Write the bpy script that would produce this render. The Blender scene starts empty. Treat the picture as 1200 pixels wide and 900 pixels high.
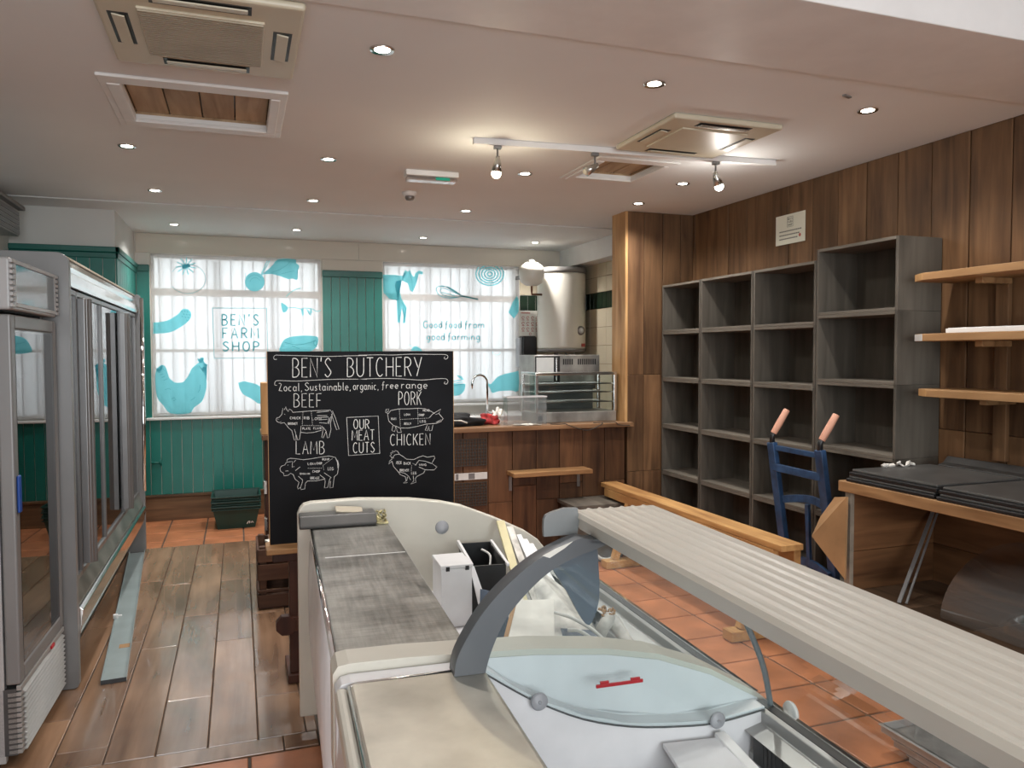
import bpy, bmesh, math, random
from mathutils import Vector, Matrix, Euler
random.seed(7)
C = bpy.context.scene
COL = C.collection
R = math.radians

# ------------------------------------------------------------------ camera
cam_d = bpy.data.cameras.new('camera')
cam = bpy.data.objects.new('camera', cam_d); COL.objects.link(cam)
cam_d.sensor_fit = 'HORIZONTAL'; cam_d.sensor_width = 36.0
cam_d.lens = 36.0 * 905.0 / 1200.0
cam_d.clip_start = 0.05; cam_d.clip_end = 200
_r = Vector((0.94287103, -0.33314361, -0.00309033))     # camera right in room axes
_u = Vector((0.01614942, 0.03643758, 0.99920543))       # camera up
_f = Vector((0.3327663, 0.94217177, -0.03973602))       # camera forward
cam.matrix_world = Matrix(((_r.x, _u.x, -_f.x, 0), (_r.y, _u.y, -_f.y, 0), (_r.z, _u.z, -_f.z, 1.6), (0, 0, 0, 1)))
C.camera = cam

# ------------------------------------------------------------------ world, light, exposure
EXPOSURE = 0.50
SKY = 0.6
FRONT_W = 140.0
BACK_W = 18.5
SPOT_W = 44.0
C.view_settings.view_transform = 'Standard'
C.view_settings.look = 'None'
C.view_settings.exposure = EXPOSURE
C.view_settings.gamma = 1.0
C.view_settings.use_curve_mapping = False
C.cycles.max_bounces = 9
C.cycles.diffuse_bounces = 5
C.cycles.glossy_bounces = 4
C.cycles.transmission_bounces = 8
C.cycles.transparent_max_bounces = 16
C.cycles.sample_clamp_indirect = 6.0
C.cycles.caustics_reflective = False
C.cycles.caustics_refractive = False
w = bpy.data.worlds.new('sky'); C.world = w; w.use_nodes = True
w.node_tree.nodes['Background'].inputs[0].default_value = (0.90, 0.95, 1.0, 1)
w.node_tree.nodes['Background'].inputs[1].default_value = SKY

def area_light(name, loc, rot, sx, sy, watts, color):
    d = bpy.data.lights.new(name, 'AREA'); d.shape = 'RECTANGLE'; d.size = sx; d.size_y = sy
    d.energy = watts; d.color = color
    o = bpy.data.objects.new(name, d); COL.objects.link(o); o.location = loc; o.rotation_euler = rot
    return o
# daylight through the shop front behind the viewer and the two windows of the far wall
area_light('shopfront_daylight', (0.6, -3.25, 1.9), (R(90), 0, 0), 3.6, 2.1, FRONT_W, (0.93, 0.97, 1.0))
area_light('window_daylight', (0.01, 8.75, 1.9), (R(-90), 0, 0), 1.9, 1.9, BACK_W, (0.92, 0.96, 1.0))
area_light('window_daylight', (2.19, 8.75, 1.9), (R(-90), 0, 0), 1.9, 1.9, BACK_W, (0.92, 0.96, 1.0))

# ------------------------------------------------------------------ materials
MATS = {}
def _mat(name):
    m = bpy.data.materials.new(name); m.use_nodes = True
    nt = m.node_tree
    return m, nt, nt.nodes['Principled BSDF']
def setp(b, rough=0.5, metal=0.0, spec=0.5, trans=0.0, coat=0.0):
    b.inputs['Roughness'].default_value = rough
    b.inputs['Metallic'].default_value = metal
    b.inputs['Specular IOR Level'].default_value = spec
    b.inputs['Transmission Weight'].default_value = trans
    b.inputs['Coat Weight'].default_value = coat
def plain(name, col, rough=0.5, metal=0.0, spec=0.5, var=0.06, scale=6.0, bump=0.0, coat=0.0, stretch=(1, 1, 1), rvar=0.0):
    """One colour, gently mottled by noise."""
    m, nt, b = _mat(name)
    setp(b, rough, metal, spec, 0, coat)
    tc = nt.nodes.new('ShaderNodeTexCoord'); mp = nt.nodes.new('ShaderNodeMapping')
    mp.inputs['Scale'].default_value = stretch
    nz = nt.nodes.new('ShaderNodeTexNoise'); nz.inputs['Scale'].default_value = scale; nz.inputs['Detail'].default_value = 6
    cr = nt.nodes.new('ShaderNodeValToRGB')
    lo = [max(0, c * (1 - var * 2)) for c in col]; hi = [min(1, c * (1 + var * 2)) for c in col]
    cr.color_ramp.elements[0].position = 0.3; cr.color_ramp.elements[1].position = 0.7
    cr.color_ramp.elements[0].color = (*lo, 1); cr.color_ramp.elements[1].color = (*hi, 1)
    L = nt.links.new
    L(tc.outputs['Object'], mp.inputs['Vector']); L(mp.outputs['Vector'], nz.inputs['Vector'])
    L(nz.outputs['Fac'], cr.inputs['Fac']); L(cr.outputs['Color'], b.inputs['Base Color'])
    if rvar:
        mr = nt.nodes.new('ShaderNodeMapRange')
        mr.inputs['To Min'].default_value = max(0.02, rough - rvar); mr.inputs['To Max'].default_value = rough + rvar
        L(nz.outputs['Fac'], mr.inputs['Value']); L(mr.outputs['Result'], b.inputs['Roughness'])
    if bump:
        bp = nt.nodes.new('ShaderNodeBump'); bp.inputs['Strength'].default_value = bump; bp.inputs['Distance'].default_value = 0.01
        L(nz.outputs['Fac'], bp.inputs['Height']); L(bp.outputs['Normal'], b.inputs['Normal'])
    MATS[name] = m
    return m
def wood(name, dark, light, axis='Z', rough=0.6, spec=0.3, knots=0.5, grain=18.0, island=0.35, bump=0.15, coat=0.0):
    """Sawn timber: stretched grain, dark knots, every loose board a shade of its own."""
    m, nt, b = _mat(name)
    setp(b, rough, 0, spec, 0, coat)
    L = nt.links.new; N = nt.nodes.new
    tc = N('ShaderNodeTexCoord'); geo = N('ShaderNodeNewGeometry')
    off = N('ShaderNodeVectorMath'); off.operation = 'MULTIPLY_ADD'
    cmb = N('ShaderNodeCombineXYZ')
    for k in range(3): L(geo.outputs['Random Per Island'], cmb.inputs[k])
    off.inputs[1].default_value = (37.0, 53.0, 71.0)
    L(cmb.outputs[0], off.inputs[0]); L(tc.outputs['Object'], off.inputs[2])
    mp = N('ShaderNodeMapping')
    s = {'X': (0.09, 1, 1), 'Y': (1, 0.09, 1), 'Z': (1, 1, 0.09)}[axis]
    mp.inputs['Scale'].default_value = s
    L(off.outputs[0], mp.inputs['Vector'])
    n1 = N('ShaderNodeTexNoise'); n1.inputs['Scale'].default_value = grain; n1.inputs['Detail'].default_value = 8; n1.inputs['Distortion'].default_value = 0.6
    L(mp.outputs[0], n1.inputs['Vector'])
    n2 = N('ShaderNodeTexNoise'); n2.inputs['Scale'].default_value = 3.2; n2.inputs['Detail'].default_value = 3
    mp2 = N('ShaderNodeMapping'); mp2.inputs['Scale'].default_value = tuple(0.5 if v < 1 else 1.3 for v in s)
    L(off.outputs[0], mp2.inputs['Vector']); L(mp2.outputs[0], n2.inputs['Vector'])
    vor = N('ShaderNodeTexVoronoi'); vor.inputs['Scale'].default_value = 3.0; vor.inputs['Randomness'].default_value = 1.0
    mp3 = N('ShaderNodeMapping'); mp3.inputs['Scale'].default_value = tuple(0.45 if v < 1 else 1.6 for v in s)
    L(off.outputs[0], mp3.inputs['Vector']); L(mp3.outputs[0], vor.inputs['Vector'])
    kn = N('ShaderNodeMapRange'); kn.inputs['From Min'].default_value = 0.03; kn.inputs['From Max'].default_value = 0.16
    kn.inputs['To Min'].default_value = 1 - knots; kn.inputs['To Max'].default_value = 1.0
    L(vor.outputs['Distance'], kn.inputs['Value'])
    add = N('ShaderNodeMath'); add.operation = 'MULTIPLY_ADD'; add.inputs[1].default_value = 0.45
    L(n2.outputs['Fac'], add.inputs[0])
    h = N('ShaderNodeMath'); h.operation = 'MULTIPLY'; h.inputs[1].default_value = 0.55
    L(n1.outputs['Fac'], h.inputs[0]); L(h.outputs[0], add.inputs[2])
    cr = N('ShaderNodeValToRGB'); cr.color_ramp.elements[0].position = 0.34; cr.color_ramp.elements[1].position = 0.68
    cr.color_ramp.elements[0].color = (*dark, 1); cr.color_ramp.elements[1].color = (*light, 1)
    L(add.outputs[0], cr.inputs['Fac'])
    iv = N('ShaderNodeMapRange'); iv.inputs['To Min'].default_value = 1 - island; iv.inputs['To Max'].default_value = 1 + island
    L(geo.outputs['Random Per Island'], iv.inputs['Value'])
    mu = N('ShaderNodeMath'); mu.operation = 'MULTIPLY'
    L(iv.outputs[0], mu.inputs[0]); L(kn.outputs[0], mu.inputs[1])
    vm = N('ShaderNodeVectorMath'); vm.operation = 'SCALE'
    L(cr.outputs['Color'], vm.inputs[0]); L(mu.outputs[0], vm.inputs['Scale'])
    L(vm.outputs[0], b.inputs['Base Color'])
    if bump:
        bp = N('ShaderNodeBump'); bp.inputs['Strength'].default_value = bump; bp.inputs['Distance'].default_value = 0.004
        L(n1.outputs['Fac'], bp.inputs['Height']); L(bp.outputs['Normal'], b.inputs['Normal'])
    MATS[name] = m
    return m
def clear(name, tint=(1, 1, 1), rough=0.0, refl=1.0, base=0.0, haze=0.0, hazecol=(0.8, 0.85, 0.85)):
    """Thin glass or clear plastic: fresnel reflection over straight see-through, optional surface haze."""
    m, nt, b = _mat(name); nt.nodes.remove(b)
    L = nt.links.new; N = nt.nodes.new
    out = nt.nodes['Material Output']
    tr = N('ShaderNodeBsdfTransparent'); tr.inputs[0].default_value = (*tint, 1)
    gl = N('ShaderNodeBsdfGlossy'); gl.inputs['Roughness'].default_value = rough
    fr = N('ShaderNodeFresnel'); fr.inputs['IOR'].default_value = 1.5
    ma = N('ShaderNodeMath'); ma.operation = 'MULTIPLY_ADD'; ma.inputs[1].default_value = refl; ma.inputs[2].default_value = base; ma.use_clamp = True
    L(fr.outputs[0], ma.inputs[0])
    ge = N('ShaderNodeNewGeometry'); iv = N('ShaderNodeMath'); iv.operation = 'SUBTRACT'; iv.inputs[0].default_value = 1.0; L(ge.outputs['Backfacing'], iv.inputs[1])
    mm = N('ShaderNodeMath'); mm.operation = 'MULTIPLY'; L(ma.outputs[0], mm.inputs[0]); L(iv.outputs[0], mm.inputs[1])
    mx = N('ShaderNodeMixShader'); L(mm.outputs[0], mx.inputs[0]); L(tr.outputs[0], mx.inputs[1]); L(gl.outputs[0], mx.inputs[2])
    last = mx
    if haze:
        df = N('ShaderNodeBsdfDiffuse'); df.inputs[0].default_value = (*hazecol, 1)
        m2 = N('ShaderNodeMixShader'); m2.inputs[0].default_value = haze
        L(mx.outputs[0], m2.inputs[1]); L(df.outputs[0], m2.inputs[2]); last = m2
    L(last.outputs[0], out.inputs['Surface'])
    MATS[name] = m
    return m
def cloth_glow(name, col, transp=0.0, tint=(1, 1, 1), refl=0.35):
    """Thin cloth or printed film that daylight comes through."""
    m, nt, b = _mat(name); nt.nodes.remove(b)
    L = nt.links.new; N = nt.nodes.new
    out = nt.nodes['Material Output']
    tl = N('ShaderNodeBsdfTranslucent'); tl.inputs[0].default_value = (*col, 1)
    df = N('ShaderNodeBsdfDiffuse'); df.inputs[0].default_value = (*col, 1)
    m1 = N('ShaderNodeMixShader'); m1.inputs[0].default_value = refl
    L(tl.outputs[0], m1.inputs[1]); L(df.outputs[0], m1.inputs[2]); last = m1
    if transp:
        tr = N('ShaderNodeBsdfTransparent'); tr.inputs[0].default_value = (*tint, 1)
        m2 = N('ShaderNodeMixShader'); m2.inputs[0].default_value = transp
        L(m1.outputs[0], m2.inputs[1]); L(tr.outputs[0], m2.inputs[2]); last = m2
    L(last.outputs[0], out.inputs['Surface'])
    MATS[name] = m
    return m
def lamp_mat(name, col, strength):
    m, nt, b = _mat(name); nt.nodes.remove(b)
    e = nt.nodes.new('ShaderNodeEmission'); e.inputs[0].default_value = (*col, 1); e.inputs[1].default_value = strength
    nt.links.new(e.outputs[0], nt.nodes['Material Output'].inputs['Surface'])
    MATS[name] = m
    return m

plain('ceiling_paint', (0.78, 0.80, 0.80), 0.75, var=0.015, scale=1.2)
plain('trim_white', (0.78, 0.78, 0.77), 0.45, var=0.02)
plain('wall_paint', (0.70, 0.67, 0.61), 0.6, var=0.02, scale=2)
plain('gloss_panel', (0.62, 0.58, 0.50), 0.12, spec=0.5, var=0.015, scale=1.5)
plain('wall_grey', (0.60, 0.60, 0.57), 0.6, var=0.02, scale=2)
plain('green_paint', (0.007, 0.155, 0.125), 0.33, var=0.06, scale=3)
plain('green_paint_trim', (0.007, 0.12, 0.096), 0.35, var=0.05)
wood('plank_wall', (0.058, 0.028, 0.013), (0.205, 0.110, 0.052), 'Z', 0.55, island=0.28, knots=0.5)
wood('plank_counter', (0.036, 0.015, 0.007), (0.155, 0.072, 0.032), 'Z', 0.5, island=0.32)
wood('pine_post', (0.30, 0.15, 0.055), (0.62, 0.38, 0.17), 'Z', 0.5, island=0.1, knots=0.35)
wood('counter_top_wood', (0.09, 0.04, 0.018), (0.33, 0.19, 0.10), 'X', 0.4, island=0.15)
wood('skirting_wood', (0.06, 0.03, 0.015), (0.20, 0.11, 0.055), 'X', 0.5, island=0.1)
wood('dark_wood', (0.018, 0.006, 0.004), (0.075, 0.026, 0.015), 'Z', 0.45, island=0.2)
wood('crate_wood', (0.03, 0.013, 0.008), (0.10, 0.05, 0.03), 'X', 0.65, island=0.3)
wood('grey_stain', (0.048, 0.042, 0.034), (0.125, 0.110, 0.090), 'Z', 0.6, island=0.14, knots=0.3, grain=14)
wood('shelf_wood', (0.17, 0.085, 0.035), (0.46, 0.27, 0.125), 'Y', 0.55, island=0.12)
wood('shelf_wood_x', (0.16, 0.075, 0.03), (0.44, 0.25, 0.11), 'X', 0.55, island=0.12)
wood('timber', (0.25, 0.115, 0.04), (0.58, 0.34, 0.13), 'Y', 0.55, island=0.14, knots=0.45)
wood('box_wood', (0.08, 0.034, 0.013), (0.26, 0.125, 0.054), 'X', 0.6, island=0.15)
wood('box_wood_deep', (0.06, 0.026, 0.010), (0.20, 0.098, 0.043), 'Y', 0.6, island=0.15)
wood('hatch_board', (0.24, 0.155, 0.085), (0.54, 0.40, 0.25), 'Y', 0.6, island=0.1)
wood('floor_plank', (0.13, 0.068, 0.036), (0.36, 0.215, 0.13), 'Y', 0.23, spec=1.0, island=0.22, knots=0.25, grain=12, bump=0.06, coat=0.35)
plain('terracotta', (0.43, 0.165, 0.075), 0.35, spec=0.5, var=0.13, scale=5, bump=0.05)
plain('grout', (0.09, 0.068, 0.052), 0.8, var=0.1, scale=10)
plain('cream_tile', (0.62, 0.55, 0.41), 0.2, var=0.03, scale=3)
plain('dark_green_tile', (0.012, 0.028, 0.016), 0.15, var=0.1, scale=5)
plain('steel', (0.50, 0.49, 0.46), 0.28, metal=1.0, var=0.10, scale=9, rvar=0.12)
plain('worn_steel', (0.36, 0.35, 0.325), 0.40, metal=0.85, var=0.16, scale=5, rvar=0.10, stretch=(1.6, 1, 1), coat=0.0)
def scratched(name, lo, hi, rough):
    """Steel sheet with cloudy wear and fine scratches both ways."""
    m, nt, b = _mat(name); setp(b, rough, 0.85, 0.5)
    L = nt.links.new; N = nt.nodes.new
    tc = N('ShaderNodeTexCoord'); acc = None
    for sc_, scale, wgt in (((1, 1, 1), 6.0, .45), ((14, .8, 1), 7.0, .30), ((.8, 14, 1), 7.0, .25)):
        mp = N('ShaderNodeMapping'); mp.inputs['Scale'].default_value = sc_; L(tc.outputs['Object'], mp.inputs['Vector'])
        nz = N('ShaderNodeTexNoise'); nz.inputs['Scale'].default_value = scale; nz.inputs['Detail'].default_value = 7; nz.inputs['Roughness'].default_value = .65; L(mp.outputs[0], nz.inputs['Vector'])
        ma = N('ShaderNodeMath'); ma.operation = 'MULTIPLY_ADD'; ma.inputs[1].default_value = wgt; ma.inputs[2].default_value = 0
        L(nz.outputs['Fac'], ma.inputs[0])
        if acc: L(acc.outputs[0], ma.inputs[2])
        acc = ma
    cr = N('ShaderNodeValToRGB'); cr.color_ramp.elements[0].position = .38; cr.color_ramp.elements[1].position = .62
    cr.color_ramp.elements[0].color = (*lo, 1); cr.color_ramp.elements[1].color = (*hi, 1)
    L(acc.outputs[0], cr.inputs['Fac']); L(cr.outputs[0], b.inputs['Base Color'])
    mr = N('ShaderNodeMapRange'); mr.inputs['From Min'].default_value = .35; mr.inputs['From Max'].default_value = .65; mr.inputs['To Min'].default_value = rough-.1; mr.inputs['To Max'].default_value = rough+.12
    L(acc.outputs[0], mr.inputs['Value']); L(mr.outputs[0], b.inputs['Roughness'])
    MATS[name] = m
scratched('scratched_steel', (0.17, 0.165, 0.15), (0.40, 0.39, 0.36), .40)
plain('dull_steel', (0.30, 0.29, 0.28), 0.35, metal=0.55, var=0.15, scale=8)
plain('bright_steel', (0.72, 0.71, 0.69), 0.16, metal=1.0, var=0.05, scale=9)
plain('chrome', (0.80, 0.80, 0.80), 0.06, metal=1.0, var=0.02)
plain('alu_grey', (0.22, 0.22, 0.22), 0.35, metal=0.6, var=0.04, scale=4)
plain('rail_grey', (0.36, 0.36, 0.35), 0.35, metal=0.6, var=0.05, scale=5)
plain('fridge_grey', (0.21, 0.21, 0.208), 0.4, metal=0.2, var=0.03, scale=3)
plain('fridge_light', (0.40, 0.40, 0.40), 0.35, var=0.02, scale=3)
plain('fridge_inside', (0.10, 0.10, 0.10), 0.5, var=0.05)
plain('grille_grey', (0.36, 0.355, 0.34), 0.4, metal=0.3, var=0.05)
plain('black_plastic', (0.012, 0.012, 0.013), 0.4, var=0.1)
plain('black_sheet', (0.062, 0.060, 0.057), 0.38, var=0.12, scale=7)
plain('rubber_grey', (0.055, 0.055, 0.055), 0.5, var=0.1)
plain('case_cream', (0.60, 0.575, 0.50), 0.35, var=0.03, scale=4)
plain('case_white', (0.72, 0.72, 0.73), 0.3, var=0.04, scale=6)
plain('dirty_white', (0.56, 0.54, 0.50), 0.5, var=0.26, scale=14)
plain('canopy_white', (0.66, 0.63, 0.555), 0.35, var=0.02, scale=5)
plain('arch_grey', (0.12, 0.13, 0.14), 0.42, metal=0.25, var=0.05, scale=5)
plain('reflection_blue', (0.095, 0.115, 0.15), 0.35, var=0.04, scale=4)
plain('disc_grey', (0.30, 0.31, 0.33), 0.4, var=0.03)
plain('red_plastic', (0.42, 0.012, 0.02), 0.4, var=0.05)
plain('blue_paint', (0.022, 0.055, 0.125), 0.42, var=0.22, scale=14)
plain('pink_grip', (0.62, 0.32, 0.22), 0.55, var=0.08)
plain('blue_handle', (0.01, 0.06, 0.30), 0.4)
plain('yellow_plastic', (0.70, 0.48, 0.02), 0.4)
plain('chalkboard', (0.0045, 0.005, 0.0065), 0.6, spec=0.15, var=0.2, scale=4)
plain('chalk', (0.72, 0.72, 0.70), 0.9, var=0.12, scale=60)
plain('beige_plastic', (0.60, 0.555, 0.43), 0.4, var=0.03, scale=3)
plain('beige_dark', (0.42, 0.37, 0.28), 0.5, var=0.05)
plain('heater_white', (0.72, 0.69, 0.61), 0.3, var=0.01)
plain('grey_cap', (0.20, 0.19, 0.18), 0.5)
plain('copper', (0.20, 0.10, 0.06), 0.4, metal=0.8)
plain('paper', (0.72, 0.70, 0.64), 0.7, var=0.02)
plain('sign_cream', (0.68, 0.66, 0.55), 0.5, var=0.02)
plain('liner_grey', (0.40, 0.40, 0.39), 0.4, var=0.08, scale=8)
plain('bracket_grey', (0.20, 0.21, 0.21), 0.4, var=0.04)
plain('worn_edge', (0.26, 0.22, 0.17), 0.6, var=0.15, scale=12)
plain('tray_steel', (0.42, 0.41, 0.40), 0.35, metal=0.4, var=0.08, scale=6)
wood('dark_boards', (0.045, 0.026, 0.014), (0.15, 0.092, 0.055), 'Y', 0.6, island=0.15)
plain('ink', (0.06, 0.06, 0.06), 0.7)
plain('ink_red', (0.45, 0.10, 0.08), 0.7)
plain('green_crate', (0.006, 0.038, 0.029), 0.4, var=0.1)
plain('white_mark', (0.7, 0.7, 0.7), 0.6)
plain('cardboard', (0.33, 0.19, 0.085), 0.75, var=0.1, scale=5)
plain('black_cloth', (0.008, 0.008, 0.009), 0.9, var=0.2, scale=20)
plain('red_cloth', (0.35, 0.03, 0.03), 0.8, var=0.4, scale=25)
plain('silver_label', (0.62, 0.62, 0.60), 0.35)
plain('grey_strip', (0.34, 0.40, 0.40), 0.35, metal=0.4, var=0.06, scale=5)
plain('cable_white', (0.65, 0.65, 0.62), 0.5)
plain('cable_dark', (0.03, 0.025, 0.02), 0.5)
plain('worn_steel_light', (0.47, 0.445, 0.385), 0.36, metal=0.85, var=0.10, scale=7, rvar=0.08)
plain('terminal_gold', (0.45, 0.40, 0.22), 0.5, metal=0.3, var=0.5, scale=40)
plain('yellowed', (0.62, 0.56, 0.33), 0.5, var=0.08)
plain('dark_blue', (0.05, 0.075, 0.11), 0.4, var=0.1)
plain('dirty_board', (0.66, 0.64, 0.59), 0.5, var=0.10, scale=9)
plain('black_sheet_gloss', (0.10, 0.11, 0.11), 0.08, var=0.02)
plain('sash_white', (0.66, 0.62, 0.55), 0.4, var=0.02)
clear('glass', (0.96, 0.98, 0.97))
clear('fridge_glass', (0.30, 0.30, 0.30), 0.0, 1.0, 0.10)
clear('case_glass', (0.955, 0.985, 0.985), 0.0, 0.8, 0.0, 0.03, (0.7, 0.85, 0.9))
clear('front_glass', (0.96, 0.98, 0.97), 0.0, 0.45)
clear('clear_plastic', (0.93, 0.93, 0.93), 0.04, 1.3, 0.02, 0.05)
cloth_glow('film_white', (0.80, 0.80, 0.82), 0.66)
cloth_glow('net_curtain', (0.80, 0.79, 0.79), 0.05, (1,1,1), 0.1)
cloth_glow('film_turquoise', (0.22, 0.66, 0.72), 0.25, (0.35, 0.82, 0.88), 0.25)
cloth_glow('film_teal', (0.10, 0.38, 0.42), 0.05, (0.2, 0.6, 0.65), 0.3)
lamp_mat('lamp_white', (1.0, 0.93, 0.82), 14.0)
lamp_mat('bulb_warm', (1.0, 0.90, 0.66), 16.0)
lamp_mat('exit_green', (0.1, 0.9, 0.55), 0.22)

# ------------------------------------------------------------------ mesh helpers
def NB(): return bmesh.new()
def bx(bm, x0, x1, y0, y1, z0, z1):
    v = [bm.verts.new(p) for p in ((x0,y0,z0),(x1,y0,z0),(x1,y1,z0),(x0,y1,z0),(x0,y0,z1),(x1,y0,z1),(x1,y1,z1),(x0,y1,z1))]
    for f in ((3,2,1,0),(4,5,6,7),(0,1,5,4),(1,2,6,5),(2,3,7,6),(3,0,4,7)): bm.faces.new([v[i] for i in f])
    return v
def obx(bm, c, size, rot=(0, 0, 0)):
    v = bx(bm, -size[0]/2, size[0]/2, -size[1]/2, size[1]/2, -size[2]/2, size[2]/2)
    M = Matrix.Translation(c) @ Euler(rot).to_matrix().to_4x4()
    for q in v: q.co = M @ q.co
    return v
def beam(bm, a, b, wdt, thk, up=(0, 0, 1)):
    """A square-cut bar from a to b."""
    a = Vector(a); b = Vector(b); d = (b - a); ln = d.length; d.normalize()
    u = Vector(up); s = d.cross(u)
    if s.length < 1e-4: s = d.cross(Vector((1, 0, 0)))
    s.normalize(); t = s.cross(d)
    v = bx(bm, 0, ln, -wdt/2, wdt/2, -thk/2, thk/2)
    for q in v: q.co = a + d*q.co.x + s*q.co.y + t*q.co.z
    return v
def prism(bm, pts, axis, a, b, smooth=False):
    """Polygon pts in the plane across AXIS, pulled from a to b along it."""
    def mk(p, t):
        if axis == 'X': return (t, p[0], p[1])
        if axis == 'Y': return (p[0], t, p[1])
        return (p[0], p[1], t)
    A = [bm.verts.new(mk(p, a)) for p in pts]; B = [bm.verts.new(mk(p, b)) for p in pts]
    n = len(pts)
    fs = [bm.faces.new(A), bm.faces.new(B[::-1])]
    for i in range(n):
        f = bm.faces.new((A[i], B[i], B[(i+1) % n], A[(i+1) % n])); f.smooth = smooth
    bmesh.ops.triangulate(bm, faces=fs)
    bmesh.ops.recalc_face_normals(bm, faces=bm.faces[:])
def sheet(bm, prof, axis, a, b, thk, smooth=True):
    """Open profile (list of 2D points) given a thickness and pulled along AXIS."""
    P = [Vector(p) for p in prof]; off = []
    for i in range(len(P)):
        t = (P[min(i+1, len(P)-1)] - P[max(i-1, 0)]).normalized()
        off.append(P[i] + Vector((-t.y, t.x)) * thk)
    prism(bm, [tuple(p) for p in P] + [tuple(p) for p in off[::-1]], axis, a, b, smooth)
def tube(bm, pts, r, seg=8, close=False, caps=True):
    P = [Vector(p) for p in pts]; n = len(P); rings = []
    prev = None
    for i in range(n):
        if close: t = P[(i+1) % n] - P[i-1]
        else: t = P[min(i+1, n-1)] - P[max(i-1, 0)]
        t.normalize()
        if prev is None:
            s = t.cross(Vector((0, 0, 1)))
            if s.length < 1e-3: s = t.cross(Vector((1, 0, 0)))
        else:
            s = prev - t * prev.dot(t)
            if s.length < 1e-4: s = t.cross(Vector((0, 0, 1)))
        s.normalize(); prev = s; u = t.cross(s)
        rr = r[i] if isinstance(r, (list, tuple)) else r
        rings.append([bm.verts.new(P[i] + (s*math.cos(2*math.pi*k/seg) + u*math.sin(2*math.pi*k/seg))*rr) for k in range(seg)])
    m = n if close else n-1
    for i in range(m):
        a, b = rings[i], rings[(i+1) % n]
        for k in range(seg):
            f = bm.faces.new((a[k], a[(k+1) % seg], b[(k+1) % seg], b[k])); f.smooth = True
    if not close and caps:
        bm.faces.new(rings[0][::-1]); bm.faces.new(rings[-1])
def lathe(bm, prof, c=(0, 0, 0), axis='Z', seg=28, smooth=True):
    """prof: list of (radius, height)."""
    rings = []
    for r, h in prof:
        ring = []
        for k in range(seg):
            a = 2*math.pi*k/seg; p = (r*math.cos(a), r*math.sin(a), h)
            if axis == 'Y': p = (p[0], p[2], p[1])
            if axis == 'X': p = (p[2], p[0], p[1])
            ring.append(bm.verts.new((p[0]+c[0], p[1]+c[1], p[2]+c[2])))
        rings.append(ring)
    for a, b in zip(rings, rings[1:]):
        for k in range(seg):
            f = bm.faces.new((a[k], a[(k+1) % seg], b[(k+1) % seg], b[k])); f.smooth = smooth
    bm.faces.new(rings[0][::-1]); bm.faces.new(rings[-1])
    bmesh.ops.recalc_face_normals(bm, faces=bm.faces[:])
def obj(name, bm, mat, parent=None, bevel=0.0, loc=None, rotz=0.0, seg=2):
    me = bpy.data.meshes.new(name); bm.to_mesh(me); bm.free()
    o = bpy.data.objects.new(name, me); COL.objects.link(o)
    me.materials.append(MATS[mat] if isinstance(mat, str) else mat)
    if parent is not None: o.parent = parent
    if loc is not None: o.location = loc
    if rotz: o.rotation_euler = (0, 0, rotz)
    if bevel:
        md = o.modifiers.new('edge', 'BEVEL'); md.width = bevel; md.segments = seg; md.limit_method = 'ANGLE'; md.angle_limit = R(40)
    return o
def thing(name, label, cat, loc=(0, 0, 0), rotz=0.0, group=None):
    o = bpy.data.objects.new(name, None); COL.objects.link(o); o.empty_display_size = 0.1
    o.location = loc; o.rotation_euler = (0, 0, rotz); o['label'] = label; o['category'] = cat
    if group: o['group'] = group
    return o
def tag(o, label, cat, group=None):
    o['label'] = label; o['category'] = cat
    if group: o['group'] = group
    return o
def struct(name, bm, mat, parent=None, bevel=0.0):
    o = obj(name, bm, mat, parent, bevel)
    if parent is None: o['kind'] = 'structure'
    return o
def dup(root, loc, rotz=0.0, label=None):
    """A copy of a thing with copies of its parts and sub-parts."""
    r = root.copy(); COL.objects.link(r); r.location = loc; r.rotation_euler = (0, 0, rotz)
    if label: r['label'] = label
    for ch in list(root.children):
        c = ch.copy(); COL.objects.link(c); c.parent = r
        for g in ch.children:
            d = g.copy(); COL.objects.link(d); d.parent = c
    return r
def box_of(x0, x1, y0, y1, z0, z1):
    bm = NB(); bx(bm, x0, x1, y0, y1, z0, z1); return bm

# flat marks: strokes and filled shapes laid on a surface; fn maps 2D art coordinates to a point, lift is the surface normal
def strokes(bm, lines, width, fn, close=False):
    for ln in lines:
        P = [Vector((p[0], p[1])) for p in ln]
        if len(P) < 2: continue
        left, right = [], []
        for i in range(len(P)):
            t = P[min(i+1, len(P)-1)] - P[max(i-1, 0)]
            if t.length < 1e-6: t = Vector((1, 0))
            t.normalize(); n = Vector((-t.y, t.x)) * width / 2
            left.append(bm.verts.new(fn(P[i].x + n.x, P[i].y + n.y))); right.append(bm.verts.new(fn(P[i].x - n.x, P[i].y - n.y)))
        for i in range(len(P)-1):
            bm.faces.new((left[i], left[i+1], right[i+1], right[i]))
def fill(bm, pts, fn):
    v = [bm.verts.new(fn(*p)) for p in pts]
    f = bm.faces.new(v)
    bmesh.ops.triangulate(bm, faces=[f])
def smooth_line(pts, n=4, close=False):
    """Catmull-Rom through the points."""
    P = [Vector(p) for p in pts]; out = []; m = len(P)
    rng = range(m) if close else range(m-1)
    for i in rng:
        p0 = P[(i-1) % m] if close or i > 0 else P[i]
        p1 = P[i]; p2 = P[(i+1) % m]
        p3 = P[(i+2) % m] if close or i+2 < m else p2
        for k in range(n):
            t = k/n
            out.append(tuple(0.5*((2*p1) + (p2-p0)*t + (2*p0-5*p1+4*p2-p3)*t*t + (3*p1-p0-3*p2+p3)*t**3)))
    if not close: out.append(tuple(P[-1]))
    return out
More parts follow.
